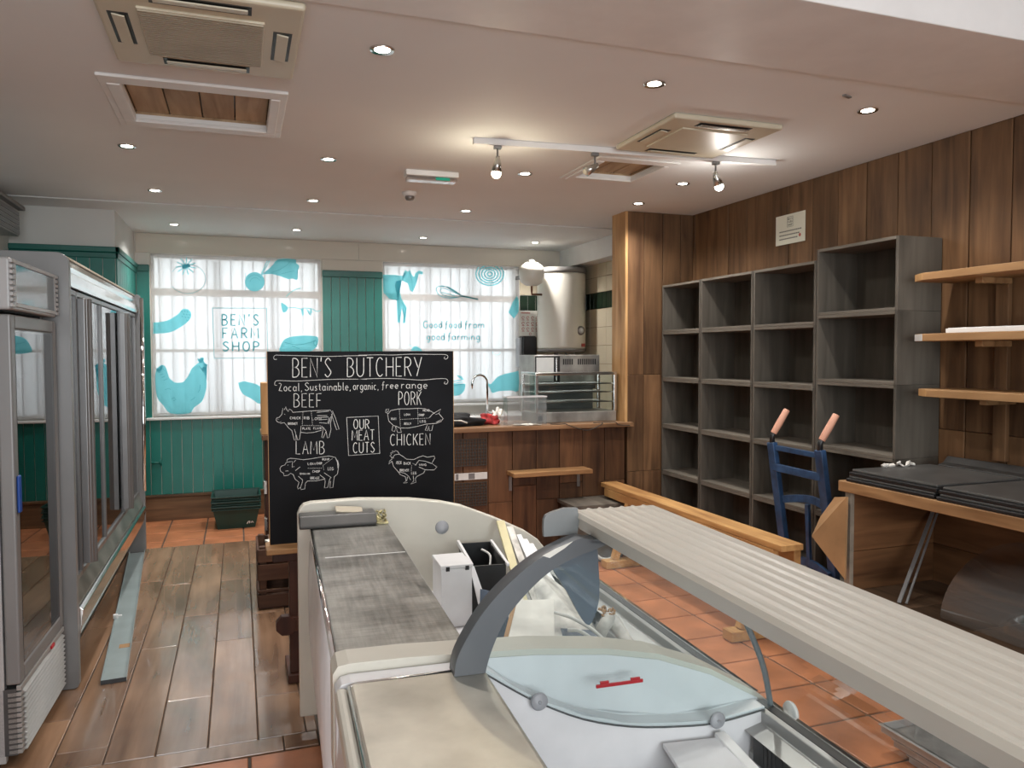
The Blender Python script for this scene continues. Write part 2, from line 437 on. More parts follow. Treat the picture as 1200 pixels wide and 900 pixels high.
def arc(cx, cy, rx, ry, a0, a1, n=14):
    return [(cx + rx*math.cos(R(a0+(a1-a0)*k/n)), cy + ry*math.sin(R(a0+(a1-a0)*k/n))) for k in range(n+1)]

# a hand-drawn stroke alphabet: x 0..1 (times its width), y 0 (base) .. 1 (cap height)
_bowl = lambda x0, x1, y0, y1: [(x0, y1)] + arc(x0+(x1-x0)*0.35, (y0+y1)/2, (x1-x0)*0.65, (y1-y0)/2, 90, -90, 8) + [(x0, y0)]
GLYPH = {
 'A': (0.8, [[(0,0),(0.5,1),(1,0)],[(0.2,0.36),(0.8,0.36)]]),
 'B': (0.7, [[(0,0),(0,1)], _bowl(0,0.9,0.52,1), _bowl(0,1,0,0.52)]),
 'C': (0.75, [arc(0.55,0.5,0.55,0.5,50,310,12)]),
 'D': (0.75, [[(0,0),(0,1)], _bowl(0,1,0,1)]),
 'E': (0.6, [[(1,1),(0,1),(0,0),(1,0)],[(0,0.52),(0.8,0.52)]]),
 'F': (0.6, [[(1,1),(0,1),(0,0)],[(0,0.5),(0.8,0.5)]]),
 'G': (0.8, [arc(0.52,0.5,0.52,0.5,45,330,12)+[(1,0.45),(0.6,0.45)]]),
 'H': (0.75, [[(0,0),(0,1)],[(1,0),(1,1)],[(0,0.5),(1,0.5)]]),
 'I': (0.12, [[(0.5,0),(0.5,1)]]),
 'K': (0.7, [[(0,0),(0,1)],[(1,1),(0,0.42)],[(0.3,0.6),(1,0)]]),
 'L': (0.6, [[(0,1),(0,0),(1,0)]]),
 'M': (0.95, [[(0,0),(0.06,1),(0.5,0.3),(0.94,1),(1,0)]]),
 'N': (0.75, [[(0,0),(0,1),(1,0),(1,1)]]),
 'O': (0.8, [arc(0.5,0.5,0.5,0.5,90,450,16)]),
 'P': (0.65, [[(0,0),(0,1)], _bowl(0,1,0.45,1)]),
 'R': (0.7, [[(0,0),(0,1)], _bowl(0,0.95,0.48,1), [(0.4,0.48),(1,0)]]),
 'S': (0.68, [smooth_line([(0.95,0.85),(0.5,1),(0.05,0.78),(0.5,0.52),(0.97,0.24),(0.45,0),(0,0.15)],4)]),
 'T': (0.7, [[(0,1),(1,1)],[(0.5,1),(0.5,0)]]),
 'U': (0.75, [[(0,1),(0,0.3)]+arc(0.5,0.3,0.5,0.3,180,360,8)+[(1,1)]]),
 'V': (0.75, [[(0,1),(0.5,0),(1,1)]]),
 'W': (1.0, [[(0,1),(0.27,0),(0.5,0.7),(0.73,0),(1,1)]]),
 'Y': (0.8, [[(0,1),(0.5,0.45)],[(1,1),(0.35,0)]]),
 "'": (0.2, [[(0.6,1.05),(0.4,0.82)]]),
 ',': (0.18, [[(0.5,0.06),(0.3,-0.14)]]),
 'a': (0.55, [arc(0.45,0.28,0.45,0.28,30,390,12),[(0.95,0.56),(0.93,0.1),(1.1,0)]]),
 'b': (0.5, [[(0,1),(0,0)], arc(0.48,0.28,0.48,0.28,180,-180,12)]),
 'c': (0.5, [arc(0.5,0.28,0.5,0.28,50,310,10)]),
 'd': (0.55, [arc(0.45,0.28,0.45,0.28,0,360,12),[(0.95,1),(0.95,0)]]),
 'e': (0.5, [[(0.05,0.28),(0.95,0.3)]+arc(0.5,0.28,0.5,0.28,5,310,10)]),
 'f': (0.42, [[(1,0.92),(0.7,1),(0.45,0.85),(0.4,0),(0.2,-0.25)],[(0,0.52),(0.9,0.52)]]),
 'g': (0.55, [arc(0.45,0.28,0.45,0.28,0,360,12),[(0.95,0.56),(0.95,-0.15),(0.5,-0.36),(0.1,-0.22)]]),
 'i': (0.14, [[(0.5,0.55),(0.5,0)],[(0.5,0.78),(0.5,0.84)]]),
 'l': (0.2, [[(0.4,1),(0.4,0.1),(0.9,0)]]),
 'm': (0.85, [[(0,0.56),(0,0)],[(0,0.35),(0.2,0.56),(0.48,0.5),(0.5,0)],[(0.5,0.35),(0.75,0.56),(1,0.48),(1,0)]]),
 'n': (0.5, [[(0,0.56),(0,0)],[(0,0.32),(0.45,0.57),(0.95,0.42),(0.98,0)]]),
 'o': (0.52, [arc(0.5,0.28,0.5,0.28,90,450,12)]),
 'r': (0.38, [[(0,0.56),(0,0)],[(0,0.34),(0.5,0.56),(1,0.5)]]),
 's': (0.42, [smooth_line([(0.9,0.5),(0.4,0.56),(0.15,0.42),(0.6,0.27),(0.9,0.12),(0.4,0),(0.05,0.08)],3)]),
 't': (0.38, [[(0.45,0.85),(0.45,0.1),(1,0.02)],[(0,0.56),(0.95,0.56)]]),
 'u': (0.52, [[(0,0.56),(0.03,0.15),(0.4,0),(0.95,0.25)],[(0.97,0.56),(0.97,0)]]),
 'z': (0.62, [[(0.05,0.95),(0.4,1),(0.75,0.85),(0.1,0.02),(0.5,0.05),(1,0)]]),
 ' ': (0.4, []),
}
def letters(text, x0, x1, ytop, ybase, gap=0.26, slant=0.0):
    """Stroke lines of TEXT fitted between x0 and x1, y growing downwards (picture style)."""
    tot = sum(GLYPH[c][0] for c in text) + gap*(len(text)-1)
    s = (x1-x0)/tot; h = ybase-ytop; x = x0; out = []
    for c in text:
        wd, ls = GLYPH[c]
        for l in ls: out.append([(x + p[0]*wd*s + slant*p[1]*h, ybase - p[1]*h) for p in l])
        x += (wd+gap)*s
    return out

def smooth_line3d(pts, n=5):
    P = [Vector(p) for p in pts]; out = []
    for i in range(len(P)-1):
        p0 = P[max(i-1, 0)]; p1 = P[i]; p2 = P[i+1]; p3 = P[min(i+2, len(P)-1)]
        for k in range(n):
            t = k/n; out.append(0.5*((2*p1) + (p2-p0)*t + (2*p0-5*p1+4*p2-p3)*t*t + (3*p1-p0-3*p2+p3)*t**3))
    out.append(P[-1]); return out

# ================================================================== THE SETTING
ZC, ZF = 2.755, 2.750          # main ceiling, lower far ceiling
XL, XR, YB, YP = -1.65, 3.62, 8.104, 5.66
# floor: terracotta tiles everywhere, timber-look planks along the staff side
bm = NB(); bx(bm, XL-.2, XR+.2, -3.6, YB+.3, -0.12, -0.006)
floor = struct('floor', bm, 'grout')
bm = NB()
TY, TX = 0.348, 0.3225
for j in range(-17, 16):
    for i in range(-14, 4):
        x0 = 2.594 + i*TX + .006; x1 = x0 + TX - .012; y0 = 2.637 + j*TY + .006; y1 = y0 + TY - .012
        if y1 > YB: y1 = YB
        if x1 > XR: x1 = XR
        if x0 >= x1 or y0 >= y1 or y1 < -2.9: continue
        if x1 < XL: continue
        if x0 < .30 and y0 < 6.92 and y1 > 3.19:        # keep clear of the plank area
            if y0 < 3.19: y1 = 3.185
            elif y1 > 6.94: y0 = 6.945
            elif x1 > .32: x0 = .302
            else: continue
            if y1 - y0 < .02 or x1 - x0 < .02: continue
        bx(bm, x0, x1, y0, y1, -.02, 0)
obj('floor_tiles', bm, 'terracotta', floor, 0.004)
bm = NB()
rows = {-1.67: 5.2, -1.475: 4.9, -1.28: 5.6, -1.09: 4.4, -.90: 5.0, -.715: 3.46, -.525: 4.55, -.338: 3.82, -.143: 4.54, .052: 4.95, .245: 4.3}
keys = sorted(rows)
for k, x0 in enumerate(keys):
    x1 = keys[k+1] - .004 if k+1 < len(keys) else .288
    y = rows[x0]
    cuts = [3.315] + sorted(v for v in (y-1.22, y, y+1.22, y+2.44) if 3.4 < v < 6.85) + [6.935]
    for a, b in zip(cuts, cuts[1:]): bx(bm, x0, x1, a+.002, b-.002, -.02, .004)
x = XL
while x < .28:
    x2 = min(x + .9, .288); bx(bm, x, x2-.004, 3.195, 3.31, -.02, .004); x = x2
obj('floor_planks', bm, 'floor_plank', floor, 0.003)

# ceiling with two hatch holes, the bulkhead in front and the lower far part
HL = (-.455, .152, 3.672, 4.215); HR = (2.075, 2.475, 4.2, 4.63)
bm = NB()
def cbox(x0, x1, y0, y1): bx(bm, x0, x1, y0, y1, ZC, ZC+.02)
cbox(XL, XR, 2.64, HL[2]); cbox(XL, HL[0], HL[2], HL[3]); cbox(HL[1], XR, HL[2], HR[2]); cbox(XL, HR[0], HL[3], HR[3])
cbox(HL[1], HR[0], HR[2], HL[3]); cbox(HR[1], XR, HR[2], HR[3]); cbox(XL, XR, HR[3], 6.50)
ceil = struct('ceiling', bm, 'ceiling_paint')
bm = NB(); bx(bm, XL, XR, 6.525, YB, ZF, ZF+.06)
obj('far_ceiling', bm, 'ceiling_paint', ceil)
bm = NB(); bx(bm, XL, XR, 2.10, 2.638, ZC-.008, 3.249)
struct('beam_bulkhead', bm, 'trim_white', None, 0.004)
bm = NB(); bx(bm, XL-.2, XR+.2, -3.5, YB+.3, 3.25, 3.3)
struct('ceiling_front_skyblock', bm, 'ceiling_paint')  # front ceiling; unseen rest added over the room to block sky light leaking in

# right wall: rough brown planks
bm = NB(); bx(bm, XR+.012, XR+.2, -3.4, YB, 0, 3.25)
wr = struct('wall_right', bm, 'plank_wall')
bm = NB(); y = 2.808 - 26*.235; k = 0
while y < YP:
    y1 = min(y + .235, YP)
    if y < 3.25: cuts = [0, 1.18 + .0*k, 3.24 if y1 < 2.1 else ZC]
    else: cuts = [0, [1.62, .9, 1.3, 2.0][k % 4], ZC]
    for a, b in zip(cuts, cuts[1:]): bx(bm, XR - (.004 if k % 3 else .008), XR+.02, y+.003, y1-.003, a+.0015, b-.0015)
    y = y1; k += 1
obj('wall_planks', bm, 'plank_wall', wr, 0.003)
# timber partition beside the counter
bm = NB(); bx(bm, 3.03, XR, YP+.03, 5.88, 0, ZC)
wp = struct('wall_partition', bm, 'plank_wall')
bm = NB()
for x0, x1 in ((3.005, 3.155), (3.155, 3.33), (3.33, 3.50), (3.50, XR)):
    for a, b in ((0, .62), (.62, 1.42), (1.42, ZC)):
        bx(bm, x0+.002, x1-.002, YP, YP+.04, a+.001, b-.001)
obj('partition_planks', bm, 'plank_wall', wp, 0.003)
bm = NB(); bx(bm, 2.985, 3.03, YP+.003, 5.905, 1.03, ZC)
obj('corner_board', bm, 'pine_post', wp, 0.004)

# left wall, pier at its far end, front wall behind the viewer
bm = NB(); bx(bm, XL-.2, XL, -3.4, YB, 0, 3.25); struct('wall_left', bm, 'wall_grey')
bm = NB(); bx(bm, XL, -.917, 6.9, YB, 0, ZC)
pier = struct('wall_pier', bm, 'wall_grey')
def bead_boards(bm, axis, a0, a1, face, z0, z1, step=.092, depth=.012, sign=-1):
    """Tongue-and-groove boarding standing proud of a wall."""
    n = max(1, round((a1-a0)/step)); st = (a1-a0)/n
    for i in range(n):
        p, q = a0 + i*st + .0025, a0 + (i+1)*st - .0025
        if axis == 'X': bx(bm, p, q, min(face, face+sign*depth), max(face, face+sign*depth), z0, z1)
        else: bx(bm, min(face, face+sign*depth), max(face, face+sign*depth), p, q, z0, z1)
bm = NB(); bead_boards(bm, 'X', XL, -.917, 6.9, 0, 2.40); bead_boards(bm, 'Y', 6.9, YB-.02, -.917, .24, 2.40, sign=1)
obj('pier_boarding', bm, 'green_paint', pier, 0.003)
bm = NB(); bx(bm, XL, -.885, 6.868, 6.90, 2.41, 2.455); bx(bm, XL, -.895, 6.878, 6.90, 2.365, 2.41)
bx(bm, -.917, -.885, 6.868, YB-.01, 2.41, 2.455); bx(bm, -.917, -.895, 6.878, YB-.01, 2.365, 2.41)
obj('pier_cap', bm, 'green_paint_trim', pier, 0.006)
bm = NB()
bx(bm, XL, -1.35, -3.5, -3.3, 0, 3.25); bx(bm, 3.35, XR, -3.5, -3.3, 0, 3.25); bx(bm, -1.35, 3.35, -3.5, -3.3, 0, .45); bx(bm, -1.35, 3.35, -3.5, -3.3, 3.0, 3.25)
for x in (.2, 1.8): bx(bm, x-.035, x+.035, -3.46, -3.38, .45, 3.0)
struct('wall_front', bm, 'trim_white')

# far wall with its two windows
W1 = (-.785, .805, .995, 2.56); W2 = (1.43, 2.95, 1.06, 2.56)
bm = NB()
bx(bm, XL, W1[0], YB, YB+.3, 0, ZC); bx(bm, W1[1], W2[0], YB, YB+.3, 0, ZC); bx(bm, W2[1], XR+.2, YB, YB+.3, 0, ZC); bx(bm, XL, XR+.2, YB, YB+.3, ZC, 3.249)
bx(bm, W1[0], W1[1], YB, YB+.3, 0, W1[2]); bx(bm, W1[0], W1[1], YB, YB+.3, W1[3], ZC)
bx(bm, W2[0], W2[1], YB, YB+.3, 0, W2[2]); bx(bm, W2[0], W2[1], YB, YB+.3, W2[3], ZC)
wb = struct('wall_back', bm, 'wall_paint')
bm = NB(); bx(bm, -.905, 1.18, YB-.014, YB, 2.565, ZF-.004); bx(bm, 1.183, 3.61, YB-.014, YB, 2.565, ZF-.004)
bx(bm, .81, 1.425, YB-.012, YB, 2.455, 2.562)
obj('glossy_fascia', bm, 'gloss_panel', wb, 0.003)
bm = NB()
bead_boards(bm, 'X', -.905, .30, YB, .25, .985); bead_boards(bm, 'X', .812, 1.425, YB, .25, 2.40); bead_boards(bm, 'X', -.905, W1[0]-.004, YB, .985, 2.40, .12)
bead_boards(bm, 'X', .30, .812, YB, .25, .985)
obj('green_boarding', bm, 'green_paint', wb, 0.003)
bm = NB(); bx(bm, .812, 1.425, YB-.03, YB, 2.385, 2.45); bx(bm, -.905, W1[0]-.004, YB-.03, YB, 2.385, 2.45)
obj('boarding_cap', bm, 'green_paint_trim', wb, 0.006)
# tiled kitchen corner
def tile_patch(bm, axis, a0, a1, face, z0, z1, tw, th, sign):
    n = max(1, round((a1-a0)/tw)); m = max(1, round((z1-z0)/th)); sw = (a1-a0)/n; sh = (z1-z0)/m
    for i in range(n):
        for j in range(m):
            p, q = a0+i*sw+.0015, a0+(i+1)*sw-.0015; r, s = z0+j*sh+.0015, z0+(j+1)*sh-.0015
            if axis == 'X': bx(bm, p, q, min(face, face+sign*.008), max(face, face+sign*.008), r, s)
            else: bx(bm, min(face, face+sign*.008), max(face, face+sign*.008), p, q, r, s)
bm = NB(); tile_patch(bm, 'X', 2.955, XR-.01, YB, 1.06, 2.07, .2, .2, -1); tile_patch(bm, 'X', 2.955, XR-.01, YB, 2.245, 2.56, .2, .16, -1)
obj('cream_tiles', bm, 'cream_tile', wb, 0.002)
bm = NB(); tile_patch(bm, 'X', 2.955, XR-.01, YB, 2.072, 2.243, .1, .17, -1)
obj('green_tile_band', bm, 'dark_green_tile', wb, 0.002)
bm = NB(); tile_patch(bm, 'Y', 5.91, YB-.01, XR+.012, .9, 2.07, .2, .2, -1); tile_patch(bm, 'Y', 5.91, YB-.01, XR+.012, 2.245, 2.735, .2, .16, -1)
obj('cream_tiles', bm, 'cream_tile', wr, 0.002)
bm = NB(); tile_patch(bm, 'Y', 5.91, YB-.01, XR+.012, 2.072, 2.243, .1, .17, -1)
obj('green_tile_band', bm, 'dark_green_tile', wr, 0.002)
bm = NB(); bx(bm, 3.43, XR-.002, 5.91, YB-.016, 2.546, ZF-.001); struct('beam_kitchen', bm, 'trim_white', None, .003)
bm = NB(); bx(bm, -.90, 1.5, YB-.045, YB-.013, 0, .225); bx(bm, -.90, 1.5, YB-.055, YB-.013, .225, .25)
struct('baseboard_back', bm, 'skirting_wood', None, .004)

def make_window(n, W, bars_z, bars_x, sill_out):
    x0, x1, z0, z1 = W
    bm = NB()
    bx(bm, x0, x0+.03, YB+.03, YB+.09, z0, z1); bx(bm, x1-.03, x1, YB+.03, YB+.09, z0, z1)
    bx(bm, x0+.03, x1-.03, YB+.03, YB+.09, z1-.035, z1); bx(bm, x0+.03, x1-.03, YB+.03, YB+.09, z0, z0+.04)
    wn = struct('window_%d' % n, bm, 'sash_white', None, .003)
    bm = NB()
    for z, t in bars_z: bx(bm, x0+.03, x1-.03, YB+.035, YB+.075, z-t/2, z+t/2)
    for x, t in bars_x: bx(bm, x-t/2, x+t/2, YB+.19, YB+.215, z0+.04, z1-.035)
    obj('glazing_bars', bm, 'sash_white', wn, .003)
    bm = NB(); bx(bm, x0+.005, x1-.005, YB+.22, YB+.226, z0+.005, z1-.005)
    obj('pane', bm, 'glass', wn)
    bm = NB(); bx(bm, x0-.055, x1+.055 if n == 2 else x1+.02, YB-sill_out, YB+.23, z0-.025, z0)
    obj('window_sill', bm, 'trim_white', wn, .006)
    return wn
make_window(1, W1, ((2.20, .07), (1.635, .03)), ((-.20, .055), (.33, .055)), .05)
make_window(2, W2, ((2.20, .07), (1.637, .03)), ((1.95, .05), (2.46, .05)), .06)

# net curtains in deep folds behind the printed film
def net_curtain(x0, x1, z0, z1, seed, label):
    rnd = random.Random(seed); bm = NB()
    prof = []; u = x0; ph = 0
    while u < x1:
        per = rnd.uniform(.095, .135); amp = rnd.uniform(.020, .034); swing = per*rnd.uniform(.17, .27)
        for k in range(14):
            t = k/14; prof.append((u + per*t + swing*math.sin(2*math.pi*t), YB+.135 + amp*math.cos(2*math.pi*t)))
        u += per
    prof = [(min(max(p[0], x0), x1), p[1]) for p in prof]
    a = [bm.verts.new((p[0], p[1], z0)) for p in prof]; b = [bm.verts.new((p[0], p[1], z1)) for p in prof]
    for i in range(len(prof)-1):
        f = bm.faces.new((a[i], a[i+1], b[i+1], b[i])); f.smooth = True
    o = obj('net_curtain', bm, 'net_curtain'); tag(o, label, 'curtain', 'net curtains behind the window films'); return o
net_curtain(W1[0]+.012, W1[1]-.012, W1[2]+.006, W1[3]-.012, 3, 'pleated white net curtain behind the film with the hen and the shop name')
net_curtain(W2[0]+.012, W2[1]-.012, W2[2]+.006, W2[3]-.012, 5, 'pleated white net curtain behind the film with the goat and the slogan')

# printed films. p1 / p2 turn picture measurements of each film into a point on it
YF = YB - .004
def on_plane(px, py, y):
    """Artwork measured off the photograph, laid out on the upright surface at distance y: returns its (x, z) in metres."""
    a, b = px-600.0, 450.0-py
    d = _r*a + _u*b + _f*905.0
    k = y/d.y
    return d.x*k, 1.6 + d.z*k
def p1(px, py, lift=.0012):
    x, z = on_plane(px, py, YF); return (x, YF-lift, z)
p2 = p1
def film_thing(name, label, W):
    t = thing(name, label, 'window film', ((W[0]+W[1])/2, YF, W[2]), 0, 'printed films over the windows')
    return t
def to_local(t, fn, lift=.0012):
    ox, oy, oz = t.location
    return lambda a, b: (lambda q: (q[0]-ox, q[1]-oy, q[2]-oz))(fn(a, b, lift))
def sc(pts, ox, oy, s): return [(ox + p[0]/s, oy + p[1]/s) for p in pts]
f1 = film_thing('printed_film', 'white film printed with turquoise hen, vegetables and the farm shop name', W1)
f1.location.z = W1[2]
bm = NB(); bx(bm, -.788, .788, 0, .0008, .012, 1.563); obj('backing', bm, 'film_white', f1)
T = to_local(f1, p1)
def prints(t, name, mat, fills=(), lines=(), wd=.6, lift=None):
    bm = NB(); F = T if lift is None else to_local(t, p1, lift)
    for f in fills: fill(bm, f, F)
    strokes(bm, lines, wd, F)
    return obj(name, bm, mat, t)
A = lambda pts: sc(pts, 170, 350, 6.0)
Bc = lambda pts: sc(pts, 270, 290, 6.923)
Cc = lambda pts: sc(pts, 160, 280, 5.0)
hen = smooth_line([(72,560),(82,495),(122,465),(150,492),(168,552),(205,587),(260,590),(300,550),(328,492),(368,457),(386,440),(376,424),(392,428),(402,412),(412,440),(424,455),(440,468),(420,484),(414,512),(432,575),(428,645),(400,722),(345,765),(310,806),(180,806),(130,752),(84,690)], 3, True)
prints(f1, 'hen_print', 'film_turquoise', [A(hen)])
prints(f1, 'hen_comb', 'film_turquoise', [A([(368,436),(374,416),(384,428),(392,410),(402,418),(412,412),(412,446),(388,452)]), A([(412,450),(442,468),(416,478)]), A([(404,476),(420,482),(416,516),(404,508)]), A([(76,500),(84,484),(98,492),(110,474),(124,464),(118,500),(92,520)])])
prints(f1, 'hen_feathers', 'film_teal', lines=[A(l) for l in ([(140,640),(170,630),(180,640)],[(185,705),(205,695),(218,710),(200,718)],[(320,715),(345,700),(352,690)],[(372,660),(385,640),(388,605)],[(380,470),(400,500),(412,520)],[(85,505),(100,500)],[(95,520),(112,515)],[(105,535),(125,530)],[(118,555),(140,545)],[(125,490),(138,508)],[(130,575),(158,562)])], wd=.6, lift=.0022)
cuc = smooth_line([(58,168),(150,156),(228,112),(262,74),(306,78),(326,112),(310,152),(250,200),(170,238),(58,246)], 3)
prints(f1, 'cucumber_print', 'film_turquoise', [A(cuc)])
prints(f1, 'cucumber_seeds', 'film_teal', lines=[A([(x, y), (x+9, y+7)]) for x, y in ((255,88),(275,84),(295,90),(268,105),(288,108),(308,110),(258,122),(280,128),(300,130),(290,148))], wd=.8, lift=.0022)
prints(f1, 'courgette_print', 'film_turquoise', [A(smooth_line([(655,592),(690,582),(730,588),(812,622),(812,738),(745,702),(690,672),(664,630)], 3))])
beet = Bc(arc(197,278,80,78,35,395,26)); stems = [Bc([(250,215),(275,160),(300,108)]), Bc([(255,220),(290,160),(318,108)]), Bc([(258,222),(310,180),(350,140)])]
leaf = Bc(smooth_line([(268,215),(330,165),(385,97),(522,97),(532,125),(558,150),(548,185),(540,215),(546,245),(535,265),(505,250),(470,257),(400,232),(330,215)], 3, True))
prints(f1, 'beetroot_print', 'film_turquoise', [beet, leaf], stems, 1.0)
prints(f1, 'beetroot_lines', 'film_teal', lines=[Bc(arc(197,278,60,56,200,330)), Bc(arc(200,282,40,36,180,340)), Bc([(330,205),(400,180),(450,150),(480,120)]), Bc([(410,215),(470,200),(520,190)]), Bc(arc(120,280,4,70,-80,80))], wd=.45, lift=.0022)
prints(f1, 'pea_print', 'film_turquoise', [Bc(smooth_line([(412,450),(432,458),(450,468),(466,490),(452,520),(430,528),(418,505)], 3, True)), Bc([(572,505),(590,490),(595,540),(586,560)]), Bc([(612,495),(640,515),(655,555),(640,545)]), Bc([(655,490),(662,530),(650,540),(645,515)])],
       [Bc(smooth_line([(452,400),(480,372),(520,345),(570,330)],3)), Bc(smooth_line([(462,492),(520,488),(570,500),(600,492),(660,498),(700,520),(735,508)],3))], .8)
dish = Bc(smooth_line([(405,845),(408,795),(450,738),(560,716),(690,720),(712,745),(705,790),(690,815),(640,845),(520,858)], 3, True))
prints(f1, 'pie_dish_print', 'film_turquoise', [dish])
prints(f1, 'pie_dish_lines', 'film_teal', lines=[Bc(smooth_line([(440,770),(540,790),(650,770),(690,750)],3)), Bc(arc(690,775,14,20,0,360)), Bc([(500,800),(560,820)])], wd=.6, lift=.0022)
star = []
for k in range(11): star.append([(290,160), (290+60*math.cos(k*.571+.2), 160+52*math.sin(k*.571+.2))])
prints(f1, 'tomato_print', 'film_turquoise', [Cc([(290+ (26 if k%2 else 9)*math.cos(k*.314), 160+(22 if k%2 else 8)*math.sin(k*.314)) for k in range(20)])], [Cc(l) for l in star], 1.1)
prints(f1, 'tomato_outline', 'film_teal', lines=[Cc(arc(300,235,105,85,150,-150,24)), Cc(arc(300,235,105,85,-140,-50,12)), Cc(arc(300,235,105,85,-20,60,12)), Cc(arc(300,235,105,85,100,150,10))], wd=.5)
frm = A([(474,66),(855,67),(863,415),(486,420),(474,66)])
prints(f1, 'frame_line', 'film_teal', lines=[frm], wd=.8)
txt = []
for s, a, b, y0, y1 in (("BEN'S", 542, 797, 112, 187), ('FARM', 546, 797, 206, 279), ('SHOP', 548, 800, 303, 368)): txt += letters(s, a, b, y0, y1, .5)
prints(f1, 'lettering', 'film_teal', lines=[A(l) for l in txt], wd=1.5)

f2 = film_thing('printed_film', 'white film printed with turquoise goat, whisk, onion and the food slogan', W2)
bm = NB(); bx(bm, -.755, .755, 0, .0008, .012, 1.498); obj('backing', bm, 'film_white', f2)
T = to_local(f2, p2)
D = lambda pts: sc(pts, 440, 290, 6.667)
E_ = lambda pts: sc(pts, 470, 400, 6.667)
goat = [(58,212),(150,215),(228,224),(240,205),(222,195),(232,178),(255,190),(268,172),(282,210),(300,232),(312,200),(340,180),(372,192),(366,212),(338,205),(322,235),(318,285),(290,350),(268,332),(252,280),(205,258),(165,262),(150,290),(188,340),(202,395),(178,412),(110,402),(62,352)]
prints(f2, 'goat_print', 'film_turquoise', [D(goat), D([(165,405),(200,395),(244,470),(232,590),(214,590),(222,500),(205,470),(192,588),(172,585)])])
prints(f2, 'goat_marks', 'film_teal', lines=[D([(180,420),(185,500),(184,570)]), D([(205,430),(236,478),(224,560)]), D([(268,200),(285,260),(288,330)])], wd=.5, lift=.0022)
prints(f2, 'whisk_print', 'film_teal', lines=[D(smooth_line([(680,380),(600,330),(520,300),(475,320),(500,375),(580,395),(680,382)],4)), D(smooth_line([(680,380),(600,345),(530,318),(505,340),(540,375),(610,388),(680,382)],4)), D(smooth_line([(680,380),(590,320),(540,305),(500,310)],4)), D([(560,312),(640,360)]), D([(520,350),(620,378)]), D([(675,378),(740,392),(802,406)])], wd=.8)
prints(f2, 'whisk_handle', 'film_teal', [D([(676,374),(800,400),(802,410),(676,386)])])
disc = [(x, max(y, 147)) for x, y in arc(893,208,112,92,0,360,40)][:-1]
rings = [D([(p[0], max(p[1], 150)) for p in arc(893-2*k,215-3*k,112-17*k,92-14*k, 5, 355-8*k, 30)]) for k in range(1, 6)]
rings = []
for k in range(5):
    seg_ = []
    for p in arc(893, 208, 108-22*k, 88-18*k, 0, 360, 48):
        if p[1] >= 146: seg_.append(p)
        else:
            if len(seg_) > 2: rings.append(D(seg_))
            seg_ = []
    if len(seg_) > 2: rings.append(D(seg_))
prints(f2, 'onion_print', 'film_turquoise', lines=rings, wd=1.5)
prints(f2, 'leaf_print', 'film_turquoise', [D([(1106,378),(1120,420),(1118,500),(1082,556),(1038,508),(1070,430)])])
for wrd, a, b, y0, y1 in (('Good', 374, 520, 575, 628), ('food', 545, 672, 575, 628), ('from', 697, 846, 575, 628), ('good', 402, 540, 668, 722), ('farming', 566, 815, 668, 722)):
    prints(f2, 'slogan_word', 'film_teal', lines=[D(l) for l in letters(wrd, a, b, y0, y1, .32)], wd=1.1)
prints(f2, 'bowl_print', 'film_turquoise', [E_(arc(428,345,74,80,-10,190,22)), E_([(430,262),(470,272),(492,300),(470,300)])], [E_([(360,300+i*18),(470+i*6,285+i*16)]) for i in range(1,4)], 1.0)
prints(f2, 'fish_print', 'film_turquoise', [E_(smooth_line([(668,322),(700,335),(745,285),(800,258),(900,236),(918,240),(918,385),(860,384),(760,390),(712,405),(696,370)], 2, True))])
prints(f2, 'turnip_print', 'film_turquoise', [E_([(75,72),(95,42),(120,38),(150,55),(165,76)])], [E_([(50,25),(90,40)]), E_(arc(745,85,30,22,0,200))], .4)

# ================================================================== ON THE CEILING
def downlight(x, y, z, label):
    t = thing('downlight', label, 'ceiling light', (x, y, z), 0, 'recessed ceiling downlights')
    bm = NB(); lathe(bm, [(.031, -.002), (.046, -.006), (.048, 0), (.031, 0)], seg=24); obj('bezel', bm, 'bright_steel', t)
    bm = NB(); lathe(bm, [(.03, -.003), (.024, -.0045), (.0, -.005)], seg=20); obj('bulb', bm, 'lamp_white', t)
    d = bpy.data.lights.new('downlight_glow', 'SPOT'); d.energy = SPOT_W; d.color = (1.0, .965, .925); d.spot_size = R(140); d.spot_blend = .8; d.shadow_soft_size = .03
    o = bpy.data.objects.new('downlight_glow', d); COL.objects.link(o); o.location = (x, y, z-.012)
    return t
for x, y, z, lb in (
    (.532, 2.975, ZC, 'recessed downlight right of the large left air conditioner'),
    (1.70, 2.967, ZC, 'recessed downlight in front of the track rail and the right air conditioner'),
    (2.85, 2.956, ZC, 'recessed downlight nearest the brown plank wall'),
    (-.566, 4.79, ZC, 'recessed downlight just beyond the near left corner of the board-lined hatch'),
    (.52, 4.73, ZC, 'recessed downlight between the board-lined hatch and the exit light'),
    (1.753, 4.70, ZC, 'recessed downlight beside the warm end spot of the track'),
    (2.876, 4.63, ZC, 'recessed downlight beside the small open hatch under the track'),
    (-.54, 6.01, ZC, 'recessed downlight nearest the green pier in the main ceiling'),
    (.546, 6.03, ZC, 'recessed downlight just left of the smoke detector'),
    (1.752, 6.07, ZC, 'recessed downlight right of the smoke detector'),
    (2.93, 5.35, ZC, 'recessed downlight at the corner of the timber partition'),
    (-.523, 7.484, ZF, 'recessed downlight above the hen window film, by the pier'),
    (.522, 7.465, ZF, 'recessed downlight above the beetroot print of the window film'),
    (1.744, 7.569, ZF, 'recessed downlight above the goat print of the window film'),
    (2.92, 7.534, ZF, 'recessed downlight in front of the water heater')):
    downlight(x, y, z, lb)

